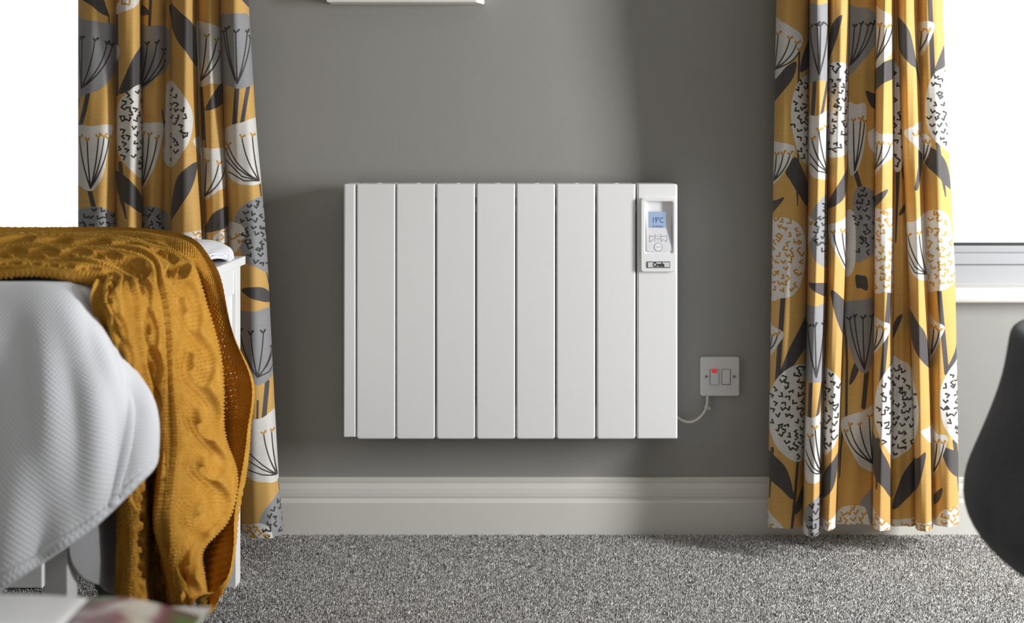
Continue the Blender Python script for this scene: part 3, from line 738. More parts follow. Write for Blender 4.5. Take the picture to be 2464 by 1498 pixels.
def draw_right(p):
    k = 664 / 1421.; p.aff = (k, 1800, k, 0)
    s = [0]
    p.tulip(s, [(120, 90), (180, 115), (275, 180), (268, 250), (200, 340), (120, 395)], (134, 355), [(155, 175), (215, 200), (250, 225), (264, 262)])
    p.leaf(s, [(120, 400), (190, 350), (247, 318), (237, 390), (190, 460), (120, 525)])
    p.stem(s, [(266, 200), (256, 520)], 10); p.leaf(s, [(325, 190), (285, 270), (268, 372), (325, 320)])
    p.ball(s, [(370, 370), (315, 375), (262, 420), (230, 500), (221, 600), (235, 700), (265, 800), (315, 862), (370, 860)])
    p.tulip(s, [(110, 745), (180, 736), (238, 755), (230, 805), (190, 880), (110, 955)], (131, 930), [(146, 800), (182, 792), (216, 795)])
    p.leaf(s, [(193, 880), (240, 808), (280, 870), (312, 960), (308, 1065), (260, 1000), (215, 925)]); p.stem(s, [(252, 980), (255, 1060)], 10, 5); p.stem(s, [(255, 480), (258, 830)], 9)
    p.leaf(s, [(188, 1016), (150, 1028), (110, 1045), (110, 1105), (150, 1070)])
    s = [1]
    p.tulip(s, [(300, 45), (365, 36), (430, 45), (432, 380), (360, 416), (305, 395)], (366, 388), [(324, 150), (358, 140), (372, 140), (408, 135)], True)
    p.stem(s, [(346, 412), (336, 600)], 18); p.stem(s, [(406, 412), (376, 595)], 13)
    p.tulip(s, [(300, 612), (360, 597), (430, 582), (430, 890), (365, 920), (322, 890), (300, 800)], (408, 892), [(334, 720), (364, 672), (402, 655)])
    for e in ([(408, 892), (360, 850), (322, 790)], [(408, 892), (360, 880), (325, 840)]): p.line('d_over', s, e, 3.4, 3)
    p.ball(s, [(335, 1100), (360, 1040), (420, 1000), (440, 1200), (420, 1375), (345, 1335), (325, 1230)], True)
    p.cup(s, [(300, 1110), (345, 1138), (357, 1180), (332, 1225), (300, 1260)])
    s = [2]
    p.leaf(s, [(483, 78), (430, 140), (412, 310), (450, 225), (470, 150)])
    p.ball(s, [(390, 360), (430, 325), (475, 320), (515, 345), (545, 450), (545, 690), (505, 790), (430, 810), (390, 780)])
    p.leaf(s, [(520, 850), (480, 920), (430, 1010), (408, 1075), (480, 1035), (510, 960)])
    p.tulip(s, [(415, 1165), (470, 1140), (560, 1110), (570, 1400), (520, 1425), (470, 1330), (430, 1250)], (520, 1405), [(442, 1200), (482, 1195), (510, 1205)])
    s = [3]
    p.tulip(s, [(500, 45), (570, 32), (625, 35), (670, 90), (665, 200), (600, 300), (500, 370)], (525, 330), [(547, 130), (582, 120), (620, 125), (646, 120)], True)
    p.leaf(s, [(606, 466), (640, 475), (675, 490), (672, 560), (630, 540)])
    p.tulip(s, [(505, 548), (560, 536), (606, 534), (608, 650), (590, 800), (550, 892), (520, 870)], (548, 880), [(542, 625), (580, 615), (600, 630)])
    p.blob('d_white', s, [(618, 690), (640, 665), (680, 655), (680, 800), (630, 760)])
    p.stem(s, [(553, 885), (578, 970)], 24)
    p.ball(s, [(540, 1030), (575, 962), (640, 980), (680, 1040), (680, 1260), (600, 1342), (545, 1325)], True)
    p.blob('d_white', s, [(490, 1120), (545, 1103), (552, 1350), (515, 1430), (490, 1380)])
    s = [4]
    p.tulip(s, [(640, 35), (690, 55), (745, 95), (760, 200), (720, 300), (640, 335)], (655, 312), [(682, 135), (712, 145), (742, 135)])
    p.leaf(s, [(640, 335), (700, 322), (760, 300), (755, 390), (700, 430), (640, 465)])
    p.tulip(s, [(640, 690), (690, 690), (760, 700), (745, 800), (700, 842), (640, 905)], (652, 870), [(668, 745), (692, 745), (730, 745)])
    p.leaf(s, [(640, 1025), (718, 972), (690, 1030), (640, 1075)])
    s = [5]
    p.ball(s, [(740, 350), (770, 340), (800, 400), (800, 830), (740, 832)]); p.stem(s, [(772, 835), (768, 1000), (760, 1250)], 27, 8)
    p.leaf(s, [(800, 780), (790, 850), (800, 930), (830, 900), (830, 800)]); p.leaf(s, [(775, 1110), (800, 1060), (830, 1050), (800, 1100)])
    s = [6]
    p.leaf(s, [(765, 80), (820, 140), (842, 200), (864, 345), (800, 290), (770, 210)]); p.stem(s, [(858, 310), (886, 450)], 16, 5)
    p.blob('d_white', s, [(803, 680), (850, 650), (910, 622), (910, 790), (850, 740)])
    for q in ((858, 700), (880, 690), (893, 705)): t = p.T([q])[0]; p.vee('d_must', s, t[0], t[1], 10, -1.4, 3.8)
    p.stem(s, [(885, 770), (884, 860), (866, 972)], 24, 18)
    p.tulip(s, [(812, 1160), (860, 1138), (935, 1105), (940, 1420), (925, 1448), (850, 1410), (818, 1300)], (918, 1412), [(826, 1215), (880, 1205)])
    for e in ([(918, 1412), (860, 1370), (822, 1290)], [(918, 1412), (860, 1400), (830, 1350)]): p.line('d_over', s, e, 3.4, 2.4)
    s = [7]
    p.stem(s, [(936, -20), (952, 400)], 23)
    p.tulip(s, [(868, 130), (920, 110), (960, 125), (948, 180), (890, 290)], (880, 260), [(896, 165), (930, 165)])
    p.leaf(s, [(1025, 200), (985, 290), (962, 368), (1025, 320)])
    p.ball(s, [(1060, 340), (1010, 348), (960, 380), (925, 460), (913, 580), (935, 680), (980, 740), (1060, 760)])
    p.leaf(s, [(917, 755), (970, 775), (1020, 840), (1046, 975), (970, 900), (915, 840)]); p.stem(s, [(975, 738), (985, 800)], 20); p.stem(s, [(1000, 900), (1016, 1012)], 22, 6)
    p.tulip(s, [(880, 695), (942, 712), (928, 800), (890, 850)], (900, 830), [(908, 735), (930, 740)])
    p.aff = (1, 0, 1, 0)
    p.ball([0], [(1845, 545), (1875, 524), (1903, 527), (1926, 544), (1938, 580), (1938, 626), (1930, 672), (1912, 706), (1880, 717), (1845, 712)], must=True)
    p.ball([4], [(2098, 520), (2127, 504), (2156, 519), (2158, 690), (2130, 701), (2098, 690)], must=True)
    p.ball([7], [(2222, 530), (2249, 505), (2277, 514), (2289, 551), (2300, 660), (2282, 690), (2255, 698), (2226, 688)], must=True)
    p.aff = (k, 1800, k, 650)
    s = [0]
    p.stem(s, [(180, 140), (150, 600)], 25)
    p.tulip(s, [(90, 285), (140, 298), (184, 322), (165, 370), (90, 470)], (104, 425), [(124, 345), (152, 335)])
    p.leaf(s, [(310, 230), (250, 330), (200, 430), (162, 552), (220, 510), (270, 440), (310, 370)])
    p.ball(s, [(360, 480), (290, 487), (220, 500), (150, 560), (110, 660), (103, 780), (130, 880), (180, 950), (240, 987), (300, 980), (360, 900)])
    p.leaf(s, [(85, 935), (150, 970), (200, 1030), (226, 1110), (229, 1180), (160, 1120), (85, 1050)])
    p.stem(s, [(256, 980), (240, 1180), (222, 1360)], 15); p.stem(s, [(126, 925), (110, 1180)], 18, 7); p.leaf(s, [(285, 1120), (255, 1180), (235, 1260), (285, 1220)])
    p.cup(s, [(80, 1240), (150, 1290), (190, 1345), (190, 1420), (80, 1420)])
    s = [1]
    p.leaf(s, [(315, 66), (380, 63), (430, 85), (430, 150), (350, 110)])
    p.tulip(s, [(285, 205), (345, 184), (410, 200), (410, 530), (350, 573), (290, 530)], (350, 547), [(312, 290), (346, 285), (386, 280)], True)
    p.stem(s, [(326, 568), (318, 755)], 18); p.stem(s, [(380, 568), (354, 745)], 13)
    p.tulip(s, [(280, 762), (340, 750), (400, 736), (400, 1040), (350, 1074), (300, 1058), (280, 900)], (378, 1042), [(320, 850), (344, 805), (376, 795)])
    for e in ([(378, 1042), (330, 990), (302, 920)], [(378, 1042), (330, 1020), (300, 970)]): p.line('d_over', s, e, 3.4, 2.4)
    p.ball(s, [(295, 1260), (320, 1180), (400, 1150), (400, 1400), (310, 1400)], True)
    p.blob('d_white', s, [(265, 1260), (295, 1280), (312, 1310), (308, 1400), (265, 1400)])
    s = [2]
    p.leaf(s, [(428, 103), (480, 140), (510, 200), (505, 360), (455, 250)])
    p.ball(s, [(360, 520), (400, 497), (450, 530), (482, 600), (480, 760), (450, 880), (360, 935)])
    p.leaf(s, [(472, 935), (400, 1020), (370, 1175), (430, 1120), (457, 1040)])
    p.cup(s, [(360, 1285), (410, 1280), (470, 1270), (470, 1420), (360, 1420)])
    s = [3]
    p.leaf(s, [(553, 33), (580, 33), (612, 42), (616, 108), (580, 100), (558, 95)])
    p.tulip(s, [(495, 180), (580, 160), (670, 168), (660, 400), (630, 520), (580, 532), (530, 440), (500, 300)], (600, 520), [(522, 260), (548, 250), (592, 255), (640, 250)], True)
    p.stem(s, [(612, 535), (595, 715)], 25); p.stem(s, [(500, 250), (508, 480), (505, 760)], 14); p.leaf(s, [(520, 600), (535, 520), (570, 445), (575, 510), (545, 580)])
    p.tulip(s, [(478, 790), (520, 760), (600, 735), (670, 720), (670, 1025), (590, 1034), (540, 960), (490, 870)], (645, 1012), [(500, 850), (522, 815), (576, 812), (625, 770)])
    p.stem(s, [(485, 840), (475, 950), (470, 1085)], 14, 6)
    p.cup(s, [(440, 1350), (456, 1270), (500, 1233), (570, 1230), (612, 1260), (622, 1400), (440, 1400)])
    p.blob('d_grey', s, [(575, 1225), (620, 1160), (670, 1110), (670, 1330), (622, 1310)])
    s = [4]
    p.stem(s, [(727, 108), (690, 570)], 24)
    p.tulip(s, [(635, 248), (690, 260), (728, 282), (715, 340), (635, 440)], (650, 415), [(668, 300), (698, 305)])
    p.leaf(s, [(760, 420), (735, 470), (715, 515), (760, 500)])
    p.ball(s, [(790, 470), (745, 480), (700, 530), (665, 620), (653, 740), (670, 830), (740, 968), (790, 960)])
    p.leaf(s, [(640, 845), (700, 950), (735, 1050), (740, 1180), (690, 1110), (640, 1030)]); p.stem(s, [(672, 870), (664, 1125)], 18, 8)
    p.cup(s, [(620, 1230), (690, 1278), (738, 1335), (738, 1420), (620, 1420)])
    s = [5]
    p.leaf(s, [(797, 233), (755, 270), (735, 380), (770, 310)])
    p.ball(s, [(710, 480), (790, 474), (832, 500), (852, 560), (880, 700), (872, 820), (842, 920), (780, 967), (710, 960)])
    p.leaf(s, [(915, 935), (860, 980), (790, 1080), (742, 1245), (830, 1180), (885, 1090)])
    p.cup(s, [(720, 1312), (800, 1297), (900, 1297), (900, 1420), (720, 1420)])
    s = [6]
    p.ball(s, [(790, 474), (832, 500), (852, 560), (880, 700), (872, 820), (842, 920), (780, 967)])
    p.leaf(s, [(915, 940), (880, 960), (840, 1010), (840, 1170), (885, 1090)])
    p.leaf(s, [(830, 205), (880, 270), (916, 340), (942, 505), (880, 440), (842, 350)])
    p.blob('d_white', s, [(892, 832), (925, 808), (975, 790), (970, 910)])
    p.cup(s, [(780, 1300), (900, 1297), (980, 1300), (980, 1420), (780, 1420)])
    s = [7]
    p.stem(s, [(985, 105), (1022, 530)], 24)
    p.tulip(s, [(920, 235), (970, 262), (1012, 290), (990, 350), (925, 490)], (940, 440), [(958, 300), (985, 310)])
    p.leaf(s, [(1100, 260), (1070, 400), (1022, 518), (1100, 450)])
    p.ball(s, [(1120, 440), (1080, 460), (1020, 540), (988, 640), (1000, 770), (1040, 850), (1120, 900)])
    p.tulip(s, [(930, 830), (980, 845), (1028, 862), (1000, 960), (940, 1090)], (952, 1050), [(975, 890), (1008, 895)])
    p.stem(s, [(955, 1040), (940, 1130)], 16, 6)
    p.leaf(s, [(997, 918), (1060, 930), (1100, 980), (1100, 1085), (1030, 1020)]); p.stem(s, [(1062, 880), (1072, 960)], 22); p.stem(s, [(1080, 1050), (1084, 1150)], 14, 6)
    p.leaf(s, [(1002, 1122), (960, 1160), (935, 1230), (985, 1190)])
    p.cup(s, [(945, 1340), (1000, 1240), (1060, 1227), (1110, 1240), (1110, 1420), (945, 1420)])
build_curtain('curtain', 'mustard floral curtain at the right window beside the switch plate and charcoal chair', RS, 1275, YM, dref, draw_right)
for nm, x0, x1 in (('left', -1.35, -.42), ('right', .42, 1.35)):
    t = empty('curtain_pole', ((x0 + x1) / 2, YM - .03, 2.17), 'grey metal curtain pole above the %s window' % nm, 'curtain pole')
    bm = bmesh.new(); tube_bm(bm, [(x0, YM - .03, 2.175), (x1, YM - .03, 2.175)], .014, 14); bm_obj('rod', bm, M['pole'], t, True)
    for x in (x0 + .04, x1 - .04): box('bracket', M['pole'], t, x - .008, x + .008, YM - .03, 0, 2.15, 2.165)

# ------------------------------------------------------------------ bed
XF = -.530                       # outer face of the footboard
dN, dFr = 1.300, 2.128           # near and far ends of the footboard
yN, yF = dN - D, dFr - D
bed = empty('bed', (-1.5, (yN + yF) / 2, 0), 'white wooden single bed with slim legs, foot end towards the radiator', 'bed')
for y0, y1 in ((yN, yN + .030), (yF - .034, yF)):
    box('leg', M['bed'], bed, XF - .028, XF, y0, y1, 0, .617, .0015)
zc_ = PZ(617, dFr)
box('footboard_cap', M['bed'], bed, XF - .040, XF + .007, yN + .012, yF + .012, .617, zc_, .0015)
bm = bmesh.new()
bx(bm, XF - .022, XF - .008, yN + .030, yF - .034, .34, .617); bx(bm, XF - .026, XF - .003, yN + .030, yF - .034, .565, .616, .001); bx(bm, XF - .026, XF - .003, yN + .030, yF - .034, .34, .38, .001)
bm_obj('footboard_panel', bm, M['bed'], bed)
for y0, y1 in ((yN + .004, yN + .026), (yF - .03, yF - .008)): box('side_rail', M['bed'], bed, -2.5, XF - .028, y0, y1, .40, .50, .001)
for y0, y1 in ((yN, yN + .03), (yF - .034, yF)): box('leg', M['bed'], bed, -2.55, -2.52, y0, y1, 0, .95, .0015)
box('headboard', M['bed'], bed, -2.545, -2.525, yN + .03, yF - .034, .35, .93, .002)
bm = bmesh.new()
for k in range(12): bx(bm, -2.4 + k * .155, -2.32 + k * .155, yN + .026, yF - .03, .44, .452)
o = bm_obj('bed_slats', bm, M['bed'], bed); o['kind'] = 'stuff'
dr = D - .318 - .02
tag(box('underbed_drawer', M['bed'], None, -1.55, PX(104, 2.085), -.318, -.29, .004, .30, .003), 'white drawer front standing on the carpet under the far side of the bed', 'drawer')
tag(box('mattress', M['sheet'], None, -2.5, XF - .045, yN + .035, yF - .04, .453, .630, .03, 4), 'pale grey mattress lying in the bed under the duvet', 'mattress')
# dark lidded box under the bed, mostly hidden by the throw
cbx = empty('storage_box', (PX(262, 1.62), 1.66 - D, 0), 'dark slate canvas storage box on the carpet under the bed foot', 'box')
x0 = PX(231, 1.60)
bm = bmesh.new(); bx(bm, x0, x0 + .060, 1.60 - D, 1.90 - D, .006, .215, .008, 3); bm_obj('body', bm, M['slate'], cbx)
bm = bmesh.new(); bx(bm, x0 - .003, x0 + .063, 1.597 - D, 1.903 - D, .195, .232, .006, 3); bm_obj('lid', bm, M['slate'], cbx)

def surf(name, ctrl, nr, nc, mat, disp=None, thick=None):
    C = np.array(ctrl, float); R0, C0 = C.shape[:2]
    A, B = cr(R0, nr), cr(C0, nc)
    V = np.einsum('ri,ijk,cj->rck', A, C, B)
    du = np.linalg.norm(np.diff(V, axis=1), axis=2); dv = np.linalg.norm(np.diff(V, axis=0), axis=2)
    U = np.concatenate([[0], np.cumsum(du.mean(0))])[None, :] + np.zeros(V.shape[:2]); W = np.concatenate([[0], np.cumsum(dv.mean(1))])[:, None] + np.zeros(V.shape[:2])
    return V, U, W
def wp(px, py, d): return P(px, py, d)
def w3(x, d, z): return (x, d - D, z)
# duvet: perimeter columns (near side -> corner -> foot -> far side), rows from the middle of the top out to the hem
pxs = (-1750, -480, -150)
def nearrow(py, d): return [wp(a, b, c) for a, b, c in zip(pxs, py, d)]
DV = [
    # eight columns along the near side to the corner, then the foot end, then the far side
    [w3(x, 1.69, .656) for x in (-1.5, -.92, -.82, -.79, -.77, -.75, -.74, -.73)] + [w3(-.73, 1.71, .657), w3(-.72, 1.72, .657), w3(-.72, 1.74, .657), w3(-.73, 1.78, .657), w3(-.76, 1.80, .657), w3(-.8, 1.80, .657), w3(-.9, 1.80, .657), w3(-1.5, 1.8, .657)],
    [w3(x, d, .668) for x, d in ((-1.5, 1.40), (-.84, 1.40), (-.70, 1.395), (-.64, 1.395), (-.61, 1.395), (-.588, 1.40), (-.58, 1.41), (-.577, 1.42))] + [w3(-.58, 1.46, .668), w3(-.583, 1.52, .668), w3(-.585, 1.6, .668), w3(-.59, 1.83, .668), w3(-.60, 2.0, .668), w3(-.63, 2.06, .666), w3(-.8, 2.08, .664), w3(-1.5, 2.08, .66)],
    nearrow((703, 703, 703), (1.312,) * 3) + [wp(10, 703, 1.312), wp(108, 703, 1.313), wp(172, 710, 1.322), wp(197, 724, 1.342), wp(212, 745, 1.358), w3(-.535, 1.43, .652), w3(-.535, 1.5, .652), w3(-.535, 1.6, .652), w3(-.545, 1.84, .654), w3(-.548, 2.04, .655), w3(-.575, 2.10, .652), w3(-.8, 2.125, .65), w3(-1.5, 2.125, .65)],
    nearrow((860, 858, 856), (1.275,) * 3) + [wp(20, 855, 1.275), wp(125, 855, 1.278), wp(212, 865, 1.288), wp(266, 874, 1.31), wp(298, 872, 1.355), w3(-.514, 1.43, .60), w3(-.516, 1.5, .60), w3(-.52, 1.6, .61), w3(-.535, 1.84, .650), w3(-.536, 2.045, .638), w3(-.572, 2.125, .62), w3(-.8, 2.145, .62), w3(-1.5, 2.145, .62)],
    nearrow((1230, 1220, 1190), (1.238,) * 3) + [wp(25, 1135, 1.24), wp(140, 1092, 1.247), wp(235, 1050, 1.265), wp(306, 1014, 1.30), wp(350, 975, 1.34), w3(-.514, 1.44, .53), w3(-.516, 1.5, .54), w3(-.52, 1.6, .57), w3(-.533, 1.84, .6455), w3(-.535, 2.045, .6385), w3(-.571, 2.135, .58), w3(-.8, 2.15, .58), w3(-1.5, 2.15, .58)],
    nearrow((1640, 1610, 1518), (1.20,) * 3) + [wp(15, 1400, 1.205), wp(128, 1325, 1.222), wp(222, 1258, 1.243), wp(306, 1178, 1.27), wp(380, 1090, 1.325), w3(-.514, 1.45, .46), w3(-.516, 1.5, .48), w3(-.52, 1.6, .53), w3(-.533, 1.84, .642), w3(-.535, 2.045, .6375), w3(-.571, 2.14, .55), w3(-.8, 2.152, .55), w3(-1.5, 2.152, .55)],
]
V, U, W = surf('duvet', DV, 190, 420, None)
n = grid_normals(V)
col = np.linspace(0, 15, V.shape[1])[None, :] + 0 * U; row = np.linspace(0, 5, V.shape[0])[:, None] + 0 * U
side = np.clip((row - 2.2) / 1.2, 0, 1)
near = np.clip((7.6 - col) / .6, 0, 1)
# soft folds running from the corner down and left, and a raised crease
f1 = np.sin(col * 3.6 + row * 2.1) * .5 + np.sin(col * 6.1 - row * 1.2 + 1) * .28 + np.sin(col * 1.7 + row * 3.1 + 2) * .4
h = side * near * .006 * f1
cre = np.exp(-((col - (6.1 - .55 * (row - 4))) / .10) ** 2) * np.clip((row - 3.4) / .5, 0, 1) * .0025
h += cre * near
ht = np.where(row > 4.93, (row - 4.93) / .07, 0); 
V = V + n * h[:, :, None] * (-1 if n[100, 60, 1] > 0 else 1)
# stitched hem: a shallow groove just above the edge
gro = np.exp(-((row - 4.86) / .018) ** 2) * .0025
V = V - n * gro[:, :, None] * (-1 if n[100, 60, 1] > 0 else 1)
V[-1, :, 1] += .004
o = link('duvet', grid_mesh('duvet', V, {'fu': U, 'fv': W}), M['duvet'])
tag(o, 'white waffle-textured duvet over the bed with its corner hanging at the foot', 'duvet')
sol = o.modifiers.new('solid', 'SOLIDIFY'); sol.thickness = .006; sol.offset = -1
# sheet hanging out below the duvet at the foot end
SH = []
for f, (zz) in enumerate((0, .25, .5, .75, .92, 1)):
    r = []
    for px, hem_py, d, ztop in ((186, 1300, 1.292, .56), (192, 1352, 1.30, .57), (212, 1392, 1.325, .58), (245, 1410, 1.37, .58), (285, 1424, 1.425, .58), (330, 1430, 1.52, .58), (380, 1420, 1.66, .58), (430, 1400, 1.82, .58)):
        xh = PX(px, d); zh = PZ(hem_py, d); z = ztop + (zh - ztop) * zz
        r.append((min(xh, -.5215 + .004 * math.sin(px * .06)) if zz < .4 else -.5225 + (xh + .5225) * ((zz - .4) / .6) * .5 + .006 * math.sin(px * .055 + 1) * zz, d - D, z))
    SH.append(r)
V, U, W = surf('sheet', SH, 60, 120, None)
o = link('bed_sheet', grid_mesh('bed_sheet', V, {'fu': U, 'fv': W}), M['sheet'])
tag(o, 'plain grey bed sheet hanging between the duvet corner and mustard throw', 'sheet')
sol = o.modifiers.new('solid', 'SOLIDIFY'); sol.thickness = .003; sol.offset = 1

# ------------------------------------------------------------------ mustard cable-knit throw
def hp(px, X, py):
    d = -X * F / (CX - px); return (X, d - D, PZ(py, d))
TH_ = []
for X, dd, zz in (
    (-1.30, [1.37, 1.46, 1.55, 1.65, 1.75, 1.86, 1.93, 2.01, 2.11], [.678, .690, .682, .694, .684, .693, .684, .690, .680]),
    (-1.00, [1.37, 1.46, 1.55, 1.65, 1.75, 1.86, 1.93, 2.01, 2.11], [.678, .690, .682, .695, .684, .694, .684, .690, .681]),
    (-.80, [1.37, 1.45, 1.54, 1.64, 1.74, 1.85, 1.92, 2.00, 2.10], [.680, .692, .683, .695, .684, .694, .684, .691, .682]),
    (-.66, [1.365, 1.43, 1.52, 1.61, 1.70, 1.80, 1.88, 1.96, 2.04], [.680, .690, .683, .695, .686, .694, .686, .690, .683])):
    TH_.append([w3(X + .02 * math.sin(i * 1.3), d, z) for i, (d, z) in enumerate(zip(dd, zz))])
TH_.append([w3(x, d, z) for x, d, z in ((-.575, 1.375, .681), (-.57, 1.42, .688), (-.575, 1.50, .684), (-.565, 1.58, .692), (-.56, 1.655, .690), (-.565, 1.73, .688), (-.575, 1.80, .680), (-.575, 1.87, .683), (-.575, 1.93, .676))])
TH_.append([w3(x, d, z) for x, d, z in ((-.525, 1.39, .668), (-.520, 1.425, .674), (-.525, 1.49, .670), (-.512, 1.545, .678), (-.505, 1.61, .678), (-.51, 1.68, .672), (-.53, 1.75, .664), (-.528, 1.81, .664), (-.525, 1.86, .656))])
Xs = [-.497, -.470, -.512, -.448, -.428, -.426, -.508, -.490, -.464]
def hrow(pxs, pys, Xo=Xs, fd=(1.765, 1.735, 1.725)):
    # the last three columns form the far flap, which turns square to the room at depth fd
    return [hp(px, X, py) for px, py, X in zip(pxs[:6], pys[:6], Xo)] + [wp(px, py, d) for px, py, d in zip(pxs[6:], pys[6:], fd)]
TH_.append(hrow([232, 268, 318, 372, 425, 478, 470, 500, 524], [715, 712, 708, 700, 690, 675, 690, 688, 690], [-.505, -.486, -.488, -.480, -.470, -.470], (1.80, 1.785, 1.80)))
TH_.append(hrow([262, 300, 345, 392, 450, 508, 494, 535, 566], [840, 835, 830, 828, 822, 815, 820, 815, 812], [-.505, -.478, -.477, -.464, -.450, -.448], (1.775, 1.755, 1.755)))
TH_.append(hrow([280, 318, 358, 398, 462, 527, 506, 565, 614], [960, 955, 950, 948, 945, 940, 940, 930, 922], [-.505, -.474, -.470, -.452, -.430, -.426]))
TH_.append(hrow([286, 325, 360, 396, 470, 538, 516, 568, 606], [1070, 1068, 1066, 1062, 1060, 1055, 1050, 1040, 1030], [-.503, -.472, -.480, -.450, -.428, -.426]))
TH_.append(hrow([288, 332, 362, 392, 472, 556, 530, 572, 592], [1170, 1172, 1170, 1168, 1165, 1160, 1150, 1145, 1135]))
TH_.append(hrow([285, 342, 366, 384, 456, 542, 514, 556, 578], [1260, 1265, 1262, 1260, 1258, 1250, 1250, 1245, 1235]))
TH_.append(hrow([283, 338, 370, 400, 442, 486, 474, 528, 572], [1340, 1348, 1345, 1342, 1340, 1322, 1330, 1322, 1312]))
TH_.append(hrow([281, 335, 374, 415, 448, 479, 474, 522, 557], [1405, 1412, 1408, 1404, 1408, 1385, 1405, 1400, 1385]))
TH_.append(hrow([281, 334, 378, 426, 454, 481, 488, 508, 524], [1468, 1470, 1462, 1448, 1458, 1428, 1470, 1476, 1440]))
nr_t = 14
rows_t = np.concatenate([np.linspace(0, 3, 130)[:-1], np.linspace(3, 5, 120)[:-1], np.linspace(5, 14, 660)])
C = np.array(TH_); A = cr(len(TH_), rows_t); NC = 600
B = cr(9, NC); V = np.einsum('ri,ijk,cj->rck', A, C, B)
n = grid_normals(V)
if n[600, 200, 0] < 0: n = -n
t = np.linspace(0, 8, NC)[None, :] + np.zeros(V.shape[:2])
dvl = np.linalg.norm(np.diff(V, axis=0), axis=2)[:, 120:330].mean(1); s_ = np.concatenate([[0], np.cumsum(dvl)])[:, None] + 0 * t
um = .052                                            # metres of cloth per column step
uu = t * um
H = np.zeros(t.shape); free = np.ones(t.shape, bool)
def strand(wv, s, L, ph):
    c = .52 * np.sin(2 * np.pi * s / L + ph); q = (wv - c) / .47
    top = np.sqrt(np.clip(1 - q * q, 0, 1)); hgt = top * (.72 + .28 * np.cos(2 * np.pi * s / L + ph))
    # knit columns following the strand, and the stitch chevrons on them
    colm = np.abs(np.sin(q * np.pi * 3)); st = np.sin(2 * np.pi * (s / .0056 + 1.0 * np.abs(((q * 3) % 1) - .5)))
    return np.where(np.abs(q) < 1, hgt, -1), (.0019 * colm + .0009 * st)
for tc, hw, L, amp in ((.95, .26, .075, .0075), (2.45, .40, .11, .010), (4.15, .66, .15, .018), (5.50, .24, .07, .007)):
    wv = (t - tc) / hw; inb = np.abs(wv) < 1.08
    h1, f1 = strand(wv, s_, L, 0); h2, f2 = strand(wv, s_ + L * .02, L, np.pi)
    hh = np.where(h1 > h2, h1, h2); ff = np.where(h1 > h2, f1, f2)
    H = np.where(inb, np.where(hh > 0, hh * amp + ff - .003, -.004), H); free &= ~inb
    gr = (np.abs(wv) >= 1.08) & (np.abs(wv) < 1.08 + .13 / hw)
    H = np.where(gr, -.0050 + .0016 * np.clip(np.sin(2 * np.pi * s_ / .0050), -.4, 1), H); free &= ~gr
    ri = (np.abs(wv) >= 1.08 + .13 / hw) & (np.abs(wv) < 1.08 + .28 / hw)
    H = np.where(ri, .0030 + .0007 * np.sin(2 * np.pi * s_ / .0050), H); free &= ~ri
seed = np.sin(2 * np.pi * uu / .0085) * np.sin(2 * np.pi * s_ / .0080)
H = np.where(free, .0024 * np.sign(seed) * np.sqrt(np.abs(seed)), H)
flap = t > 6.1
H = np.where(flap & (s_ > s_[-1, 0] - .17), .0013 * np.sin(2 * np.pi * s_ / .0105) + .0006 * np.sin(2 * np.pi * uu / .006), H)
# loose handling: wandering of stitches and soft wrinkles
H += .0025 * np.sin(t * 2.3 + s_ * 21) * np.sin(s_ * 13 + t) + .0006 * rng.normal(size=H.shape)
# cloth thickness: edges roll under
edge = np.minimum(np.minimum(t, 8 - t) / .16, 1); H = H * (.35 + .65 * edge)
bot = np.clip((rows_t[-1] - rows_t) / .12, 0, 1)[:, None]
roll = (1 - np.sqrt(np.clip(1 - (1 - np.minimum(edge, bot)) ** 2, 0, 1))) * .011
H += .0035 * np.sin(s_ * 34 + 3 * np.sin(t * 1.1)) * np.sin(t * 1.9 + 1) * np.clip((s_ - .6) / .2, 0, 1)
V2 = V + n * (H - roll)[:, :, None]
# open stitches in the stretched far fold
drop = np.zeros((V.shape[0] - 1, NC - 1), bool)
tt_, ss_ = t[:-1, :-1], s_[:-1, :-1]; uq, sq = uu[:-1, :-1], ss_
hole = (np.sin(2 * np.pi * uq / .0085) > .72) & (np.sin(2 * np.pi * sq / .0080) > .72) & (rng.random(uq.shape) < .8)
rr = rows_t[:-1][:, None] + 0 * tt_
reg = np.exp(-((tt_ - 6.75) / .33) ** 2 - ((rr - 8.35) / .7) ** 2) + .75 * np.exp(-((tt_ - 6.9) / .4) ** 2 - ((rr - 7.3) / .5) ** 2)
drop = hole & (reg > .45)
o = link('knitted_throw', grid_mesh('knitted_throw', V2, None, True, drop), M['wool'])
tag(o, 'mustard yellow cable-knit throw draped over the foot of the bed', 'blanket')

# ------------------------------------------------------------------ charcoal tub chair at the right edge
dCh = 1.15; ccx, ccy = .80, dCh - D
ch = empty('tub_chair', (ccx, ccy, 0), 'charcoal felt tub chair cut off by the right edge of the photo', 'chair')
prof = [(2900, 1352), (2600, 1342), (2464, 1325), (2410, 1302), (2368, 1275), (2340, 1247), (2322, 1215), (2314, 1180), (2320, 1130), (2343, 1078), (2368, 1020), (2392, 960), (2410, 905), (2421, 850), (2427, 806), (2433, 790), (2446, 783)]
def tangent(x, y):
    s_ = (x - CX) / F; q = math.sqrt(1 + s_ * s_); r = (ccx - s_ * dCh) / q      # sight line grazing the round body
    return max(r, .004), PZ(y, dCh + max(r, 0) * s_ / q)
outer = [tangent(x, y) for x, y in prof]
rin, ztop = outer[-1]
inner = [(rin - .02, ztop), (rin - .028, ztop - .01), (rin - .03, ztop - .08), (rin - .035, ztop - .14), (rin - .07, ztop - .165), (.10, ztop - .16), (.004, ztop - .158)]
pr = outer + inner
nseg = 72; bm = bmesh.new(); rings = []
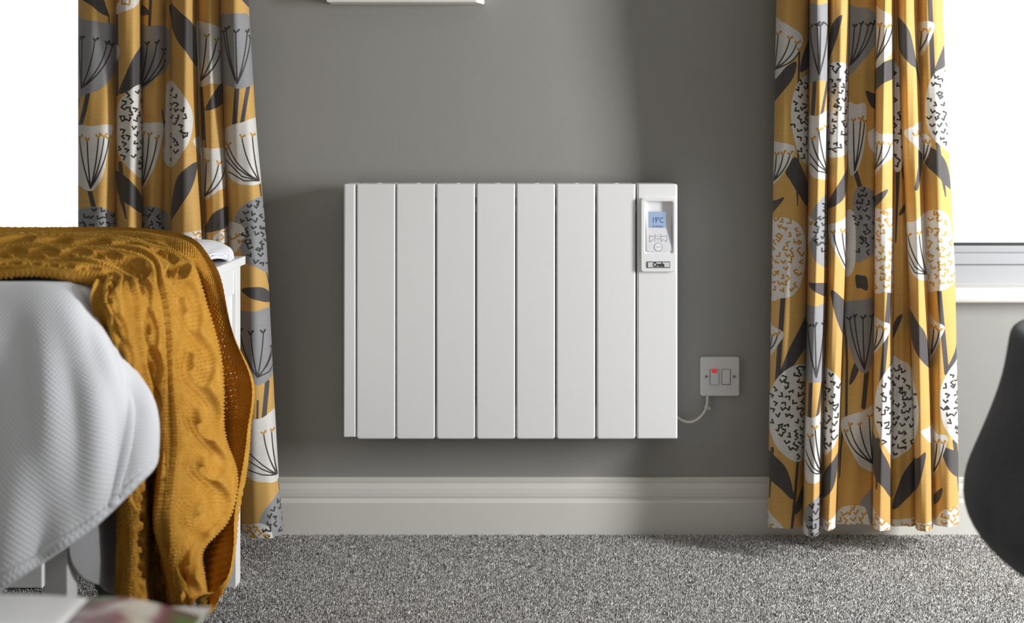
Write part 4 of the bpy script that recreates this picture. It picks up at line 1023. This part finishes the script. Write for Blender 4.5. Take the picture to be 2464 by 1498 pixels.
for k in range(nseg):
    a = 2 * math.pi * k / nseg
    op = max(0, math.cos(a + .9)) ** 2      # the open front of the tub, turned to the wall
    ring = []
    for i, (r, z) in enumerate(pr):
        zz = z - op * .11 * np.clip((z - .50) / (ztop - .50), 0, 1) if z > .50 else z
        ring.append(bm.verts.new((ccx + r * math.cos(a), ccy + r * math.sin(a), zz)))
    rings.append(ring)
for k in range(nseg):
    A_, B_ = rings[k], rings[(k + 1) % nseg]
    for i in range(len(pr) - 1): bm.faces.new((A_[i], B_[i], B_[i + 1], A_[i + 1]))
bmesh.ops.remove_doubles(bm, verts=bm.verts[:], dist=.0003)
o = bm_obj('shell', bm, M['felt'], ch, True)
sb = o.modifiers.new('smooth', 'SUBSURF'); sb.levels = 1; sb.render_levels = 1
bm = bmesh.new()
for k in range(4):
    a = math.radians(45 + 90 * k)
    bm2 = bmesh.new(); tube_bm(bm2, [(ccx + .12 * math.cos(a), ccy + .12 * math.sin(a), .415), (ccx + .19 * math.cos(a), ccy + .19 * math.sin(a), 0)], [.016, .010], 14)
    bm_obj('leg', bm2, M['chair_leg'], ch, True)
bm.free()

# ------------------------------------------------------------------ small table and open magazine close to the camera
tb = empty('side_table', (-.45, .63 - D, 0), 'low pale table under the open magazine at the lower left', 'table')
tx0, tx1, ty0, ty1, tz = -.78, -.17, .46 - D, .815 - D, .478
box('table_top', M['table'], tb, tx0, tx1, ty0, ty1, tz - .022, tz, .003)
for x in (tx0 + .03, tx1 - .03):
    for y in (ty0 + .03, ty1 - .03):
        bm = bmesh.new(); tube_bm(bm, [(x, y, tz - .022), (x, y, 0)], [.016, .011], 14); bm_obj('leg', bm, M['table'], tb, True)
mg = empty('magazine', (-.36, .73 - D, tz), 'open magazine with printed pages, blurred on the low table', 'magazine')
dm1, dm0 = .865, .62
xs = PX(215, dm1)       # spine
def page_block(name, x0, x1, mat, h0, h1, rise):
    """page stack from the spine x0 to the fore edge x1: arched top, closed sides"""
    nx, ny = 24, 4; V = []
    bm = bmesh.new(); top, low = [], []
    for i in range(nx + 1):
        u = i / nx; x = x0 + (x1 - x0) * u
        z = tz + .002 + (h0 + (h1 - h0) * u) + rise * math.sin(math.pi * min(1, u * 1.05)) ** .8 * (1 - u * .5)
        top.append([bm.verts.new((x + .03 * (j / ny) * 0, dm0 - D + (dm1 - dm0) * j / ny - .02 * u * (j / ny), z)) for j in range(ny + 1)])
        low.append([bm.verts.new((x, dm0 - D + (dm1 - dm0) * j / ny - .02 * u * (j / ny), tz + .0012)) for j in range(ny + 1)])
    for i in range(nx):
        for j in range(ny):
            bm.faces.new((top[i][j], top[i + 1][j], top[i + 1][j + 1], top[i][j + 1])); bm.faces.new((low[i][j], low[i][j + 1], low[i + 1][j + 1], low[i + 1][j]))
        bm.faces.new((top[i][0], low[i][0], low[i + 1][0], top[i + 1][0])); bm.faces.new((top[i][ny], top[i + 1][ny], low[i + 1][ny], low[i][ny]))
    for j in range(ny):
        bm.faces.new((top[0][j], top[0][j + 1], low[0][j + 1], low[0][j])); bm.faces.new((top[nx][j], low[nx][j], low[nx][j + 1], top[nx][j + 1]))
    return bm_obj(name, bm, mat, mg, True)
page_block('left_page', xs - .0005, xs - .215, M['page_plain'], .006, .008, .007)
page_block('right_page', xs + .0005, PX(500, dm1), M['page_print'], .006, .001, .0065)
box('cover', M['page_edge'], mg, xs - .218, PX(506, dm1), dm0 - D, dm1 - D, tz + .0002, tz + .0012)
